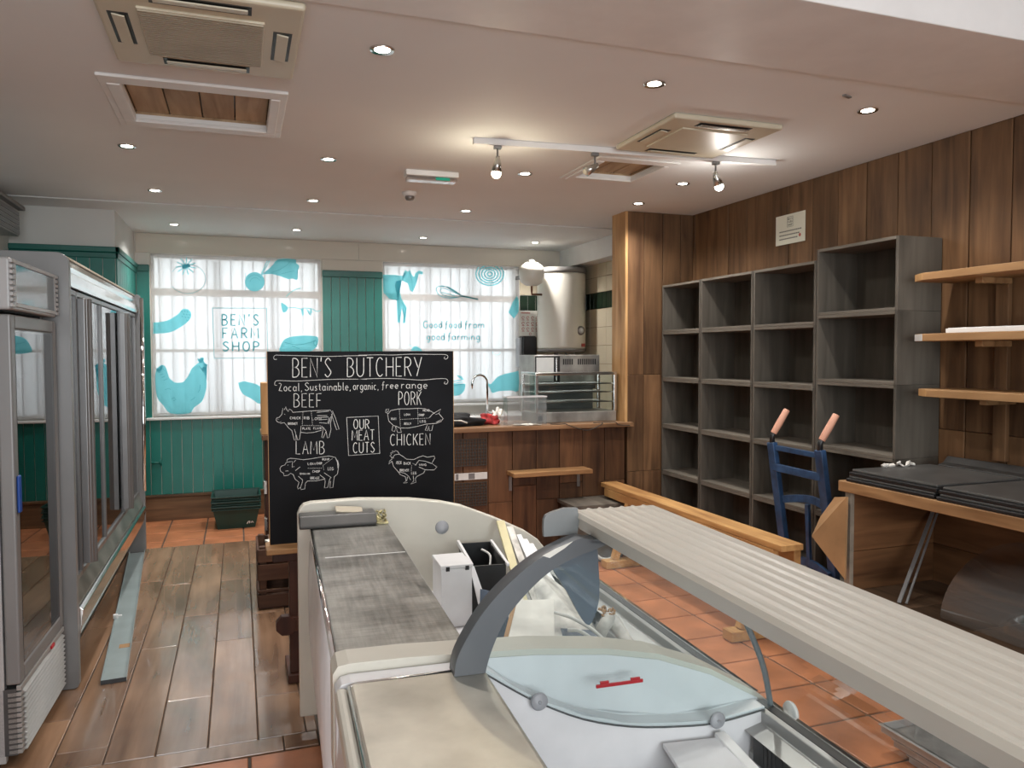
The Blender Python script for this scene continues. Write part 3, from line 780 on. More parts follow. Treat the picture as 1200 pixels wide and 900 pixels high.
def aircon(loc, rotz, label, parts_louvre):
    t = thing('air_conditioner', label, 'air conditioner', loc, rotz)
    bm = NB(); bx(bm, -.325, .325, -.345, .345, -.028, 0)
    bm2 = bm; obj('panel', bm2, 'beige_plastic', t, .012, seg=3)
    bm = NB(); bx(bm, -.20, .20, -.205, .205, -.036, -.026)
    g = obj('intake_grille', bm, 'beige_plastic', t, .003)
    if parts_louvre:
        bm = NB()
        for k in range(24): bx(bm, -.195, .195, -.198 + k*.0168, -.198 + k*.0168 + .009, -.041, -.035)
        obj('grille_slats', bm, 'beige_dark', g)
    for k, (cx, cy, sx, sy) in enumerate(((0, -.278, .30, .055), (0, .278, .30, .055), (-.262, 0, .052, .26), (.262, 0, .052, .26))):
        bm = NB(); bx(bm, cx-sx/2-.006, cx+sx/2+.006, cy-sy/2-.006, cy+sy/2+.006, -.0292, -.027)
        s = obj('air_slot', bm, 'black_plastic', t)
        bm = NB(); obx(bm, (cx, cy, -.033), (sx-.012, sy-.014, .006), (R(8) if sx > sy else 0, R(8) if sy > sx else 0, 0))
        obj('louvre', bm, 'beige_plastic' if k else 'bright_steel' if not parts_louvre else 'beige_plastic', s, .002)
    return t
aircon((-.098, 3.005, ZC), 0, 'large beige ceiling air conditioner panel with slatted grille at top of the picture', True)
ac2 = aircon((2.305, 3.585, ZC), 0, 'beige ceiling air conditioner panel with plain grille beside the track rail', False)
ac2.scale = (.97, .90, 1)
def hatch(H, outer, label, boards):
    x0, x1, y0, y1 = H; X0, X1, Y0, Y1 = outer; h = .032
    t = thing('ceiling_hatch', label, 'ceiling hatch', ((x0+x1)/2, (y0+y1)/2, ZC))
    ox, oy = t.location.x, t.location.y
    bm = NB()
    def b(a, c, d, e, f, g): bx(bm, a-ox, c-ox, d-oy, e-oy, f, g)
    b(X0, X1, Y0, y0, -.014, 0); b(X0, X1, y1, Y1, -.009, 0); b(X0, x0, y0, y1, -.009, 0); b(x1, X1, y0, y1, -.009, 0)
    b(X0+.03, X1-.03, y1, Y1-.03, -.018, -.008); b(X0+.03, x0, y0, y1, -.018, -.008); b(x1, X1-.03, y0, y1, -.018, -.008)
    obj('frame', bm, 'trim_white', t, .004)
    bm = NB()
    b(x0-.02, x0, y0-.02, y1+.02, .02, h); b(x1, x1+.02, y0-.02, y1+.02, .02, h); b(x0, x1, y0-.02, y0, .02, h); b(x0, x1, y1, y1+.02, .02, h)
    obj('lining', bm, 'hatch_board', t)
    bm = NB(); n = boards
    for i in range(n):
        a = x0 + (x1-x0)*i/n; c = x0 + (x1-x0)*(i+1)/n; b(a+.003, c-.003, y0, y1, h, h+.02)
    obj('boards', bm, 'hatch_board', t, .002)
    bm = NB(); b(x0-.02, x1+.02, y0-.02, y1+.02, h+.02, h+.03); obj('lid', bm, 'black_plastic', t)
    return t
hatch(HL, (-.539, .225, 3.582, 4.332), 'white framed ceiling hatch lined with brown boards beside the big air conditioner', 4)
hatch(HR, (2.005, 2.542, 4.118, 4.73), 'small white framed open ceiling hatch beyond the track rail', 3)
# track with three spots
t = thing('track_light', 'white ceiling track rail carrying three small spotlights', 'track light', (2.13, 3.957, ZC), R(-3.6))
bm = NB(); bx(bm, -.93, .93, -.016, .016, -.034, 0); obj('rail', bm, 'trim_white', t, .004)
for sx, ang, tilt, on, mat in ((-.795, 10, 4, True, 'bulb_warm'), (-.23, 40, 60, False, None), (.53, -20, 25, True, 'lamp_white')):
    bm = NB(); bx(bm, sx-.02, sx+.02, -.014, .014, -.052, -.034); tube(bm, [(sx, 0, -.05), (sx, 0, -.115)], .006)
    s = obj('spot_head', bm, 'alu_grey', t, .003)
    d = Vector((math.sin(R(tilt))*(-1 if sx < 0 else 1), 0.15, -math.cos(R(tilt)))).normalized()
    p = Vector((sx, 0, -.11))
    bm = NB(); tube(bm, [p - d*.02, p, p + d*.02, p + d*.062], [.012, .016, .022, .028], 18); obj('lamp_can', bm, 'steel', s)
    q = p + d*.066
    bm = NB(); bmesh.ops.create_uvsphere(bm, u_segments=16, v_segments=10, radius=.026 if on else .02, matrix=Matrix.Translation(q + d*(.006 if on else -.01)))
    for f in bm.faces: f.smooth = True
    obj('bulb', bm, mat if on else 'beige_plastic', s)
    if on:
        L_ = bpy.data.lights.new('track_glow', 'POINT'); L_.energy = 3.5; L_.color = (1, .88, .66) if mat == 'bulb_warm' else (1, .95, .88); L_.shadow_soft_size = .03
        o = bpy.data.objects.new('track_glow', L_); COL.objects.link(o); o.location = t.matrix_basis @ (q + d*.05)
# exit light and smoke detector
t = thing('emergency_light', 'white emergency light box with clear diffuser and green exit emblem', 'emergency light', (1.175, 4.86, ZC), R(-2))
bm = NB(); bx(bm, -.17, .17, -.05, .05, -.035, 0); obj('housing', bm, 'trim_white', t, .006)
bm = NB(); bx(bm, -.16, .16, -.045, .045, -.062, -.035); obj('diffuser', bm, 'clear_plastic', t, .008)
bm = NB(); bx(bm, .02, .11, -.0465, -.0455, -.058, -.040); obj('exit_emblem', bm, 'exit_green', t)
t = thing('smoke_detector', 'small white round smoke detector beyond the emergency light', 'smoke detector', (1.17, 5.50, ZC))
bm = NB(); lathe(bm, [(.052, 0), (.052, -.018), (.046, -.022), (.046, -.03), (0, -.031)][::-1]); obj('base', bm, 'trim_white', t)
bm = NB(); lathe(bm, [(.0, -.062), (.026, -.058), (.034, -.045), (.034, -.03), (0, -.03)]); obj('sensor', bm, 'alu_grey', t)
bm = NB(); obx(bm, (2.60, 2.82, ZC-.004), (.055, .018, .008), (0, 0, R(20)))
tag(obj('ceiling_clip', bm, 'grey_cap', None, .002), 'tiny brown clip on the ceiling near the plank wall', 'clip')
t = thing('roller_shutter_box', 'grey metal shutter box high on the left wall by the ceiling', 'shutter box', (-1.57, 6.3, 2.6))
bm = NB(); bx(bm, -.08, .06, -.3, .3, -.13, .06); obj('casing', bm, 'fridge_light', t, .004)
bm = NB(); bx(bm, -.08, .10, -.32, .32, .06, .09); obj('lip', bm, 'grey_cap', t, .006)
bm = NB()
for k in range(5): bx(bm, .06, .066, -.29, .29, -.12 + k*.034, -.094 + k*.034)
obj('slats', bm, 'alu_grey', t)

# ================================================================== GREY BOXES ON THE RIGHT
bm = NB(); bx(bm, 3.32, 3.605, 3.20, 5.615, .006, .228); tag(obj('plinth', bm, 'grey_stain', None, .003), 'long grey wooden plinth under the stacks of grey boxes', 'plinth')
RANK = ['bottom', 'second from the bottom', 'middle', 'second from the top', 'topmost']
STACK = ['stack nearest the timber partition', 'second stack from the partition', 'third stack from the partition', 'taller stack nearest the wall shelves']
def grey_box(wd, ht, label, loc):
    t = thing('storage_box', label, 'storage box', loc, 0, 'grey wooden storage boxes in four stacks')
    k = .018; dp = .305
    bm = NB(); bx(bm, -dp, 0, -wd/2, -wd/2+k, 0, ht); obj('side_panel', bm, 'grey_stain', t, .002)
    bm = NB(); bx(bm, -dp, 0, wd/2-k, wd/2, 0, ht); obj('side_panel', bm, 'grey_stain', t, .002)
    bm = NB(); bx(bm, -dp, 0, -wd/2+k, wd/2-k, ht-k, ht); obj('top_panel', bm, 'grey_stain_flat', t, .002)
    bm = NB(); bx(bm, -dp, 0, -wd/2+k, wd/2-k, 0, k); obj('bottom_panel', bm, 'grey_stain_flat', t, .002)
    bm = NB(); n = 2
    for i in range(n): bx(bm, -.014, -.002, -wd/2+k + (wd-2*k)*i/n + .001, -wd/2+k + (wd-2*k)*(i+1)/n - .001, k, ht-k)
    obj('back_panel', bm, 'grey_stain', t)
    return t
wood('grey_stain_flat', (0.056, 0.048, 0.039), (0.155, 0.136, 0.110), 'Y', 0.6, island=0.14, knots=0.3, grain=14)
for c, (y0, y1, h) in enumerate(((5.058, 5.618, .3842), (4.424, 5.052, .3846), (3.814, 4.418, .3846), (3.195, 3.808, .3974))):
    proto = None
    for k in range(5):
        loc = (3.605, (y0+y1)/2, .229 + k*(h+.0006)); lab = 'open grey wooden box, %s of the %s' % (RANK[k], STACK[c])
        if proto is None: proto = grey_box(y1-y0, h, lab, loc)
        else: dup(proto, loc, 0, lab)
# paper sign
t = thing('wall_sign', 'cream paper sign with small square logo on the brown plank wall', 'sign', (XR-.0095, 4.43, 2.455))
bm = NB(); bx(bm, -.003, 0, -.15, .15, -.102, .102); obj('sheet', bm, 'sign_cream', t)
S = lambda u, v: (-.0036, -u, v)
bm = NB(); ln = []
for i, w_ in enumerate(("BEN'S", 'FARM', 'SHOP')): ln += [[(p[0], -p[1]) for p in l] for l in letters(w_, -.022, .022, -.075+i*.02, -.062+i*.02, .5)]
ln.append([(-.03, .083), (.03, .083), (.03, .015), (-.03, .015), (-.03, .083)])
strokes(bm, ln, .003, S)
obj('logo', bm, 'ink', t)
bm = NB()
for i in range(3): strokes(bm, [[(x, -.012-i*.026), (x+.014, -.012-i*.026)] for x in [-.11+.019*k for k in range(12 - i)]], .008, S)
obj('text_lines', bm, 'ink', t)
bm = NB(); fill(bm, [(.10+.012*math.cos(a*.7), -.055+.012*math.sin(a*.7)) for a in range(9)], S); obj('stamp', bm, 'ink_red', t)
# wall shelves
for k, (z, y1, mat, lab) in enumerate(((1.965, 3.12, 'shelf_wood', 'upper wooden wall shelf right of the grey boxes'), (1.655, 3.115, 'shelf_wood', 'middle wooden wall shelf carrying a white slab'), (1.372, 3.085, 'shelf_wood', 'lower wooden wall shelf above the black plastic sheets'))):
    t = thing('wall_shelf', lab, 'shelf', (XR-.002, y1, z), 0, 'wooden shelves on the plank wall')
    bm = NB(); prism(bm, [(-.33, -1.55), (-.004, -1.55), (-.004, 0), (-.28, 0), (-.33, -.09)], 'Z', 0, .038)
    s = obj('board', bm, mat, t, .003)
    bm = NB(); prism(bm, [(-.3312, -.09), (-.2812, .0012), (-.2805, 0), (-.3305, -.092)], 'Z', .002, .036); obj('painted_end' if k == 1 else 'end_grain', bm, 'silver_label' if k == 1 else 'pine_post', s)
    for yy in (-.32, -1.2):
        bm = NB(); bx(bm, -.22, -.02, yy-.02, yy+.02, -.03, -.0005); obj('bracket', bm, 'shelf_wood', t, .003)
bm = NB(); bx(bm, XR-.035, XR-.008, 2.79, 2.86, 1.05, 1.955); tag(obj('upright_batten', bm, 'plank_wall', None, .003), 'upright brown batten on the plank wall behind the shelves', 'batten')
bm = NB(); obx(bm, (3.45, 2.35, 1.706), (.16, 1.2, .022), (0, 0, R(1))); obx(bm, (3.46, 2.38, 1.7195), (.13, 1.16, .004), (0, 0, R(1)))
tag(obj('foam_slab', bm, 'trim_white', None, .003), 'long white foam slab lying on the middle wall shelf', 'slab')

# ================================================================== WOODEN CABINET WITH LIDS, ON THE RIGHT
t = thing('wooden_counter_box', 'open-fronted brown wooden counter box with plank sides by the plank wall', 'cabinet', (2.87, 3.08, 0))
zb = .405; zt = .955
bm = NB()
for a, b in ((.006, .30), (.302, .60), (.602, .90)): bx(bm, .02, .55, -.03, 0, a, b)
s = obj('end_panel', bm, 'box_wood', t, .003)
bm = NB(); bx(bm, -.004, .02, -.034, .004, .006, .90); obj('edge_strip', bm, 'worn_edge', t, .002)
bm = NB()
for a, b in ((.006, .28), (.282, .60), (.602, .90)): bx(bm, .55, .575, -1.95, 0, a, b)
obj('back_panel', bm, 'box_wood_deep', t, .003)
bm = NB()
for a, b in ((-.34, -.03), (-.66, -.342), (-.98, -.662), (-1.92, -.982)): bx(bm, .0, .55, a, b, zb-.02, zb)
obj('bottom_shelf', bm, 'dark_boards', t, .003)
bm = NB(); bx(bm, .02, .55, -1.95, -1.92, .006, .90); obj('end_panel', bm, 'box_wood', t, .003)
bm = NB(); bx(bm, -.025, .60, -1.98, .03, .902, zt); obj('top_board', bm, 'shelf_wood', t, .004)
bm = NB(); bx(bm, .53, .55, -.95, -.60, .62, .66); obj('batten', bm, 'box_wood_deep', t, .002)
def lid(y0, y1, x0, x1, z0, z1, label):
    t = thing('black_plastic_sheet', label, 'sheet', ((x0+x1)/2, (y0+y1)/2, z0), 0, 'black sheets piled on the wooden counter box')
    hx, hy, h = (x1-x0)/2, (y1-y0)/2, z1-z0
    bm = NB(); bx(bm, -hx, hx, -hy, hy, 0, h*.55); obj('base', bm, 'black_plastic', t, .004)
    bm = NB(); bx(bm, -hx+.012, hx-.004, -hy+.008, hy-.008, h*.55, h); obj('top_sheet', bm, 'black_sheet', t, .005)
    return t
lid(2.55, 3.07, 2.855, 3.40, .956, .985, 'lower black plastic sheet at the far end of the counter box')
lid(2.545, 3.06, 2.865, 3.39, .986, 1.018, 'upper dusty black plastic sheet at the far end of the counter box')
lid(1.75, 2.535, 2.85, 3.40, .956, .985, 'lower black plastic sheet nearer the viewer on the counter box')
lid(1.76, 2.53, 2.86, 3.39, .986, 1.015, 'upper black plastic sheet nearer the viewer on the counter box')
bm = NB(); prism(bm, [(3.405, .957), (3.50, .957), (3.50, 1.055), (3.47, 1.06), (3.44, 1.03), (3.405, 1.02)], 'Y', 1.8, 3.02)
tag(obj('black_trough', bm, 'black_sheet', None, .004), 'long raised black plastic strip behind the black sheets', 'strip')
bm = NB()
for k in range(7): obx(bm, (3.06+.03*k+random.uniform(-.02,.02), 3.035+random.uniform(-.015,.012), 1.024+random.uniform(0,.012)), (.035, .02, .008), (random.uniform(-.6,.6), random.uniform(-.6,.6), random.uniform(0,3)))
o = tag(obj('plaster_crumbs', bm, 'dirty_white'), 'scatter of white crumbs on the far edge of the black plastic sheet', 'crumbs'); o['kind'] = 'stuff'
bm = NB(); beam(bm, (2.93, 2.80, .413), (3.39, 3.02, .80), .018, .008); beam(bm, (2.955, 2.78, .413), (3.395, 3.00, .79), .010, .008)
tag(obj('trim_strip', bm, 'fridge_grey', None, .002), 'pale strip of trim leaning inside the wooden counter box', 'strip')
cg = NB(); prof = [(2.93 + .36*math.sin(a), .454 + .30*(1-math.cos(a))) for a in [R(x) for x in range(0, 100, 8)]]
prof = [(3.36 - .42*math.cos(a), .412 + .30*math.sin(a)) for a in [R(x) for x in range(0, 100, 7)]]
sheet(cg, prof, 'Y', 1.5, 2.58, -.006)
tag(obj('curved_glass', cg, 'clear_plastic'), 'curved clear glass panel lying inside the wooden counter box', 'glass panel')
# folded cardboard against the cabinet
bm = NB()
q = [bm.verts.new(p) for p in ((2.825, 3.03, .885), (2.822, 3.27, .635), (2.825, 3.035, .47), (2.86, 3.25, .74), (2.86, 3.15, .86))]
for f in ((0, 1, 2), (0, 4, 3), (0, 3, 1)): bm.faces.new([q[i] for i in f])
o = tag(obj('bent_board', bm, 'cardboard'), 'bent brown sheet of board leaning on the end of the wooden counter box', 'board')
md = o.modifiers.new('thick', 'SOLIDIFY'); md.thickness = .01

# ================================================================== SACK TRUCK
t = thing('sack_truck', 'blue metal sack truck with pink grips standing before the grey boxes', 'sack truck', (3.085, 3.67, 0))
yl, yr = .25, -.165
def rail(y): return [(.11, y+(-.06 if y > 0 else -.02), .06), (.06, y-.03, .45), (-.01, y, 1.05)]
for y in (yl, yr):
    bm = NB(); p = rail(y)
    beam(bm, p[0], p[1], .035, .06, (0, 1, 0)); beam(bm, (p[1][0]+.003, p[1][1], p[1][2]-.01), p[2], .035, .06, (0, 1, 0)); obj('rail', bm, 'blue_paint', t, .004)
    bm = NB(); tube(bm, [(-.01, y, 1.04), (-.008, y, 1.09), (.015, y-.01, 1.13)], .016, 12); h = obj('handle', bm, 'black_plastic', t)
    bm = NB(); tube(bm, [(-.002, y-.003, 1.105), (.03, y-.015, 1.165), (.075, y-.03, 1.25)], [.019, .021, .019], 14); obj('grip', bm, 'pink_grip', h, .003)
for z, wz, mt in ((1.02, .03, 'blue_paint'), (.90, .045, 'blue_paint')):
    bm = NB(); beam(bm, (.0, yl, z), (.0, yr, z-.005), .025, wz); obj('crossbar', bm, mt, t, .003)
for z in (.70, .33):
    pts = [(.04 + (.05 if z > .5 else .03)*math.sin(math.pi*k/8), yl-.03+(yr-yl)*k/8, z + .03*math.sin(math.pi*k/8)) for k in range(9)]
    bm = NB()
    for a, b in zip(pts, pts[1:]): beam(bm, a, b, .02, .045)
    obj('curved_crossbar', bm, 'blue_paint', t, .002)
bm = NB(); beam(bm, (.07, .0, .32), (.05, .0, .71), .02, .03, (0, 1, 0)); obj('centre_strut', bm, 'blue_paint', t, .003)
bm = NB(); bx(bm, -.14, .12, yr-.02, yl-.04, .008, .02); obj('toe_plate', bm, 'blue_paint', t, .003)
for y in (yl-.03, yr-.075):
    bm = NB(); lathe(bm, [(.02, -.022), (.085, -.022), (.098, -.012), (.098, .012), (.085, .022), (.02, .022)], (.102, y+.02, .1), 'Y'); wv = obj('wheel', bm, 'black_plastic', t)
    bm = NB(); lathe(bm, [(.004, -.025), (.045, -.025), (.045, .025), (.004, .025)], (.102, y+.02, .1), 'Y'); obj('hub', bm, 'alu_grey', wv)
bm = NB(); prism(bm, [(.12, .06), (-.02, .02), (.12, .30)], 'Y', yr-.03, yr-.02); obj('side_brace', bm, 'blue_paint', t)

# ================================================================== LOW TIMBER TRESTLE AND GREY CRATE ON THE TILES
t = thing('timber_trestle', 'long low trestle of fresh orange timber on the terracotta floor', 'trestle', (2.72, 4.45, 0))
bm = NB(); bx(bm, .0, .145, -1.07, 1.12, .53, .565); obj('top_rail', bm, 'timber', t, .004)
bm = NB(); bx(bm, .10, .145, -1.05, 1.10, .44, .528); obj('rear_rail', bm, 'timber', t, .004)
bm = NB(); bx(bm, .0, .04, -1.0, 1.06, .465, .528); obj('front_rail', bm, 'timber', t, .004)
for y in (-.86, .68):
    bm = NB(); beam(bm, (.02, y, .465), (-.10, y, .06), .05, .05, (0, 1, 0)); obj('leg', bm, 'timber', t, .003)
    bm = NB(); beam(bm, (.11, y, .43), (.14, y, .06), .05, .05, (0, 1, 0)); obj('leg', bm, 'timber', t, .003)
    bm = NB(); bx(bm, -.19, .22, y-.045, y+.045, .004, .06); obj('foot', bm, 'timber', t, .004)
for y in (-.96, -.9):
    bm = NB(); beam(bm, (-.005, y-.05, .47), (.04, y+.02, .525), .035, .03); obj('wedge', bm, 'timber', t, .003)
t = thing('grey_crate', 'grey wooden box on the floor before the counter planks', 'crate', (2.58, 5.45, 0))
bm = NB(); bx(bm, -.20, .20, -.15, .15, .006, .42); obj('body', bm, 'grey_stain', t, .003)
bm = NB(); bx(bm, -.22, .22, -.17, .17, .42, .447); obj('top_board', bm, 'grey_stain_flat', t, .003)
bm = NB(); tube(bm, [(2.60+.11*math.cos(R(a)), 5.21, .14+.10*math.sin(R(a))) for a in range(180, 361, 15)], .013, 10)
tag(obj('white_hoop', bm, 'cable_white'), 'curved white plastic pipe lying by the far trestle foot', 'pipe')

# ================================================================== COUNTER WITH PLANK FRONT, KITCHEN CORNER
t = thing('plank_counter', 'brown plank-fronted counter with worn wooden top before the window', 'counter', (0, YP, 0))
bm = NB(); x = .2; k = 0
while x < 2.979:
    x1 = min(x + .2, 2.98)
    for a, b in ((.006, .56 if k % 2 else .44), (.562 if k % 2 else .442, 1.0)): bx(bm, x+.002, x1-.002, -.004*(k % 2), .03, a, b)
    x = x1; k += 1
obj('plank_front', bm, 'plank_counter', t, .003)
bm = NB(); prism(bm, [(.14, -.065), (3.03, -.065), (3.03, -.003), (2.98, -.003), (2.98, .47), (.14, .47)], 'Z', 1.0, 1.035); obj('worktop', bm, 'counter_top_wood', t, .004)
bm = NB(); bx(bm, .16, .20, 0, .40, .006, 1.0); obj('end_panel', bm, 'dark_wood', t, .004)
bm = NB(); bx(bm, .2, 2.97, .40, .42, .006, 1.0); obj('back_panel', bm, 'plank_counter', t)
for z in (.62, .36):
    bm = NB(); bx(bm, .15, .17, -.02, .03, z, z+.09); obj('hinge', bm, 'steel', t, .002)
bm = NB(); bx(bm, .14, .19, YP-.01, YP+.16, 1.0355, 1.40); tag(obj('pine_board', bm, 'pine_post', None, .004), 'short pale pine board standing on the counter left end', 'board')
for nm, z0, z1, lb in (('upper', .74, .945, 'black wire mesh grille high on the counter front beside the chalkboard'), ('lower', .43, .612, 'black wire mesh grille low on the counter front beside the chalkboard')):
    t2 = thing('mesh_grille', lb, 'grille', (1.60, YP-.006, z0), 0, 'mesh grilles on the counter front')
    bm = NB()
    for k in range(17): bx(bm, -.18+k*.0225, -.18+k*.0225+.006, -.010, -.004, 0, z1-z0)
    for k in range(9): bx(bm, -.18, .186, -.012, -.006, k*(z1-z0-.006)/8, k*(z1-z0-.006)/8+.006)
    obj('wire_mesh', bm, 'cable_dark', t2)
    bm = NB(); bx(bm, -.19, .19, -.003, .0, -.005, z1-z0+.005); obj('backing', bm, 'plank_counter', t2)
t2 = thing('label_strip', 'white label strip with grey squares between the mesh grilles', 'label', (1.66, YP-.006, .66))
bm = NB(); bx(bm, -.13, .13, -.006, 0, -.026, .026); obj('strip', bm, 'silver_label', t2)
bm = NB(); bx(bm, -.02, .03, -.0068, -.0058, -.022, .022); bx(bm, -.12, -.10, -.0068, -.0058, -.022, .022); obj('squares', bm, 'alu_grey', t2)
t2 = thing('plank_shelf', 'small pine shelf on a bracket on the counter front', 'shelf', (2.28, YP-.006, .688))
bm = NB(); bx(bm, -.33, .33, -.17, 0, -.034, 0); obj('board', bm, 'shelf_wood_x', t2, .004)
for x in (-.30, .28):
    bm = NB(); bx(bm, x-.012, x+.012, -.006, 0, -.16, -.034); bx(bm, x-.012, x+.012, -.13, -.006, -.040, -.034); obj('bracket', bm, 'alu_grey', t2, .001)
# things on the counter
def soft_heap(name, c, r, mat, label, cat, seed, parent=None, n=1.0):
    rnd = random.Random(seed); bm = NB(); bmesh.ops.create_icosphere(bm, subdivisions=4, radius=1)
    ph = [(Vector((rnd.uniform(-4,4), rnd.uniform(-4,4), rnd.uniform(-4,4))), rnd.uniform(0,6), rnd.uniform(.05,.14)) for _ in range(9)]
    for v in bm.verts:
        d = 1 + n*sum(a*math.sin(k.dot(v.co)*1.6 + p) for k, p, a in ph)
        v.co = Vector((v.co.x*r[0]*d, v.co.y*r[1]*d, max(v.co.z*r[2]*d, -r[2]*.72)))
    for f in bm.faces: f.smooth = True
    zmin = min(v.co.z for v in bm.verts)
    for v in bm.verts: v.co += Vector((c[0], c[1], c[2]-zmin))
    o = obj(name, bm, mat, parent)
    if parent is None: tag(o, label, cat)
    return o
tb = thing('cloth_bag', 'crumpled black cloth bag on the counter beside the chalkboard', 'bag', (1.565, 5.80, 1.036))
soft_heap('fabric', (0, 0, 0), (.20, .10, .055), 'black_cloth', '', '', 4, tb)
bm = NB(); tube(bm, [(-.12, -.09, .03), (-.05, -.115, .052), (.03, -.112, .05), (.08, -.105, .03)], .006, 8); obj('strap', bm, 'dirty_white', tb)
tb = thing('crisp_bag', 'crumpled red and white packet beside the black bag', 'packet', (1.885, 5.84, 1.036))
soft_heap('packet', (0, 0, 0), (.075, .05, .045), 'red_cloth', '', '', 9, tb, 1.3)
soft_heap('white_flap', (.05, .01, .02), (.035, .03, .06), 'paper', '', '', 12, tb, 1.4)
t2 = thing('acrylic_box', 'clear acrylic box standing on the counter by the display cabinet', 'box', (2.125, 5.71, 1.036))
bm = NB(); bx(bm, -.165, .165, -.05, -.045, 0, .225); obj('front_pane', bm, 'clear_plastic', t2)
bm = NB(); bx(bm, -.165, .165, .045, .05, 0, .225); obj('rear_pane', bm, 'clear_plastic', t2)
bm = NB(); bx(bm, -.165, -.16, -.045, .045, 0, .225); obj('side_pane', bm, 'clear_plastic', t2)
bm = NB(); bx(bm, .16, .165, -.045, .045, 0, .225); obj('side_pane', bm, 'clear_plastic', t2)
bm = NB(); bx(bm, -.168, .168, -.053, -.045, .218, .226); bx(bm, -.168, .168, .045, .053, .218, .226); bx(bm, -.168, -.16, -.045, .045, .218, .226); bx(bm, .16, .168, -.045, .045, .218, .226); obj('rim', bm, 'case_white', t2)
bm = NB()
for k in range(9): obx(bm, (-.1+.022*k, -.10-.01*(k % 3), .006+.003*(k%2)), (.05, .03, .004), (.15*(k%3-1), .1, k))
soft = obj('paper_scraps', bm, 'paper'); soft.location = (2.13, 5.745, 1.036); tag(soft, 'white paper scraps in front of the acrylic box', 'paper'); soft['kind'] = 'stuff'
# heated display cabinet
t2 = thing('display_cabinet', 'stainless countertop display cabinet with glass and wire shelves', 'display cabinet', (2.60, 5.90, 1.036))
bm = NB(); bx(bm, -.36, .36, -.13, .20, 0, .085); obj('base', bm, 'worn_steel', t2, .004)
bm = NB(); bx(bm, -.365, .365, -.135, .205, .385, .41); obj('top', bm, 'bright_steel', t2, .005)
for sx in (-.35, .35):
    for sy in (-.12, .19):
        bm = NB(); bx(bm, sx-.012, sx+.012, sy-.012, sy+.012, .085, .385); obj('corner_post', bm, 'bright_steel', t2, .002)
for z in (.16, .24, .31):
    bm = NB()
    for k in range(25): bx(bm, -.33+k*.0273, -.33+k*.0273+.003, -.10, .18, z, z+.003)
    bx(bm, -.335, .335, -.106, -.098, z-.002, z+.006); bx(bm, -.335, .335, .176, .184, z-.002, z+.006); obj('wire_shelf', bm, 'bright_steel', t2)
bm = NB(); bx(bm, -.336, .336, -.124, -.12, .088, .384); obj('front_glass', bm, 'glass', t2)
for sx in (-.354, .350):
    bm = NB(); bx(bm, sx, sx+.004, -.105, .175, .088, .384); obj('side_glass', bm, 'glass', t2)
bm = NB(); bx(bm, -.33, .33, .192, .196, .088, .384); obj('rear_glass', bm, 'glass', t2)
bm = NB(); bx(bm, -.34, -.305, -.136, -.13, .02, .06); obj('switch', bm, 'black_plastic', t2)
def cable(name, pts, r, mat, label, n=5):
    P = []
    for i in range(len(pts)-1):
        p0 = Vector(pts[max(i-1,0)]); p1_ = Vector(pts[i]); p2_ = Vector(pts[i+1]); p3 = Vector(pts[min(i+2,len(pts)-1)])
        for k in range(n):
            u = k/n; P.append(.5*((2*p1_)+(p2_-p0)*u+(2*p0-5*p1_+4*p2_-p3)*u*u+(3*p1_-p0-3*p2_+p3)*u**3))
    P.append(Vector(pts[-1])); bm = NB(); tube(bm, P, r, 8); return tag(obj(name, bm, mat), label, 'cable')
cable('loose_wire', [(2.32, 5.66, 1.0395), (2.38, 5.61, 1.0395), (2.42, 5.592, 1.042), (2.45, 5.588, 1.03), (2.6, 5.588, .985), (2.72, 5.588, 1.02), (2.74, 5.590, 1.042), (2.68, 5.62, 1.0395), (2.80, 5.64, 1.0395), (2.86, 5.593, 1.042), (2.89, 5.588, 1.02), (2.99, 5.588, 1.01)], .0035, 'cable_dark', 'thin dark wire trailing over the counter edge')
# microwave behind
t2 = thing('microwave', 'stainless microwave oven standing behind the display cabinet', 'microwave', (2.68, 6.30, 1.0))
bm = NB(); bx(bm, -.31, .31, -.15, .22, .32, .585); obj('casing', bm, 'worn_steel', t2, .006)
bm = NB(); bx(bm, -.30, -.07, -.158, -.15, .34, .575); d = obj('door', bm, 'black_plastic', t2, .003)
bm = NB(); bx(bm, -.29, -.13, -.162, -.157, .355, .562); obj('door_window', bm, 'silver_label', d, .003)
bm = NB(); bx(bm, -.115, -.10, -.178, -.157, .36, .56); obj('handle', bm, 'bright_steel', d, .003)
for gx in (-.04, .10):
    bm = NB()
    for k in range(5 if gx < 0 else 9): bx(bm, gx+k*.02, gx+k*.02+.012, -.1525, -.1495, .50, .55)
    obj('vent_slots', bm, 'black_plastic', t2)
bm = NB(); bx(bm, -.26, .26, -.12, .20, -.02, .318); bx(bm, -.28, .28, -.14, .21, .29, .3185); obj('stand', bm, 'fridge_inside', t2, .004)
# kitchen unit under the window with sink and tap
t2 = thing('sink_unit', 'white sink worktop under the slogan window with a mixer tap', 'sink unit', (2.0, 7.72, 0))
bm = NB(); bx(bm, -.50, .91, -.30, .325, .9, .965); obj('worktop', bm, 'trim_white', t2, .006)
bm = NB(); bx(bm, -.48, .90, -.26, .32, .006, .9); obj('cupboard', bm, 'plank_counter', t2, .004)
bm = NB(); bx(bm, -.2, .5, -.2, .2, .966, .974); bx(bm, -.16, .46, -.16, .16, .974, .976); obj('sink', bm, 'bright_steel', t2, .01)
bm = NB(); tube(bm, [(.38, -.22, .966), (.38, -.22, 1.30)] + [(.30+.08*math.cos(R(a)), -.22, 1.30+.08*math.sin(R(a))) for a in range(15, 181, 15)] + [(.22, -.22, 1.24)], .012, 12)
lathe(bm, [(.03, .966), (.03, .985), (.014, 1.0)], (.38, -.22, 0)); obj('tap', bm, 'chrome', t2)
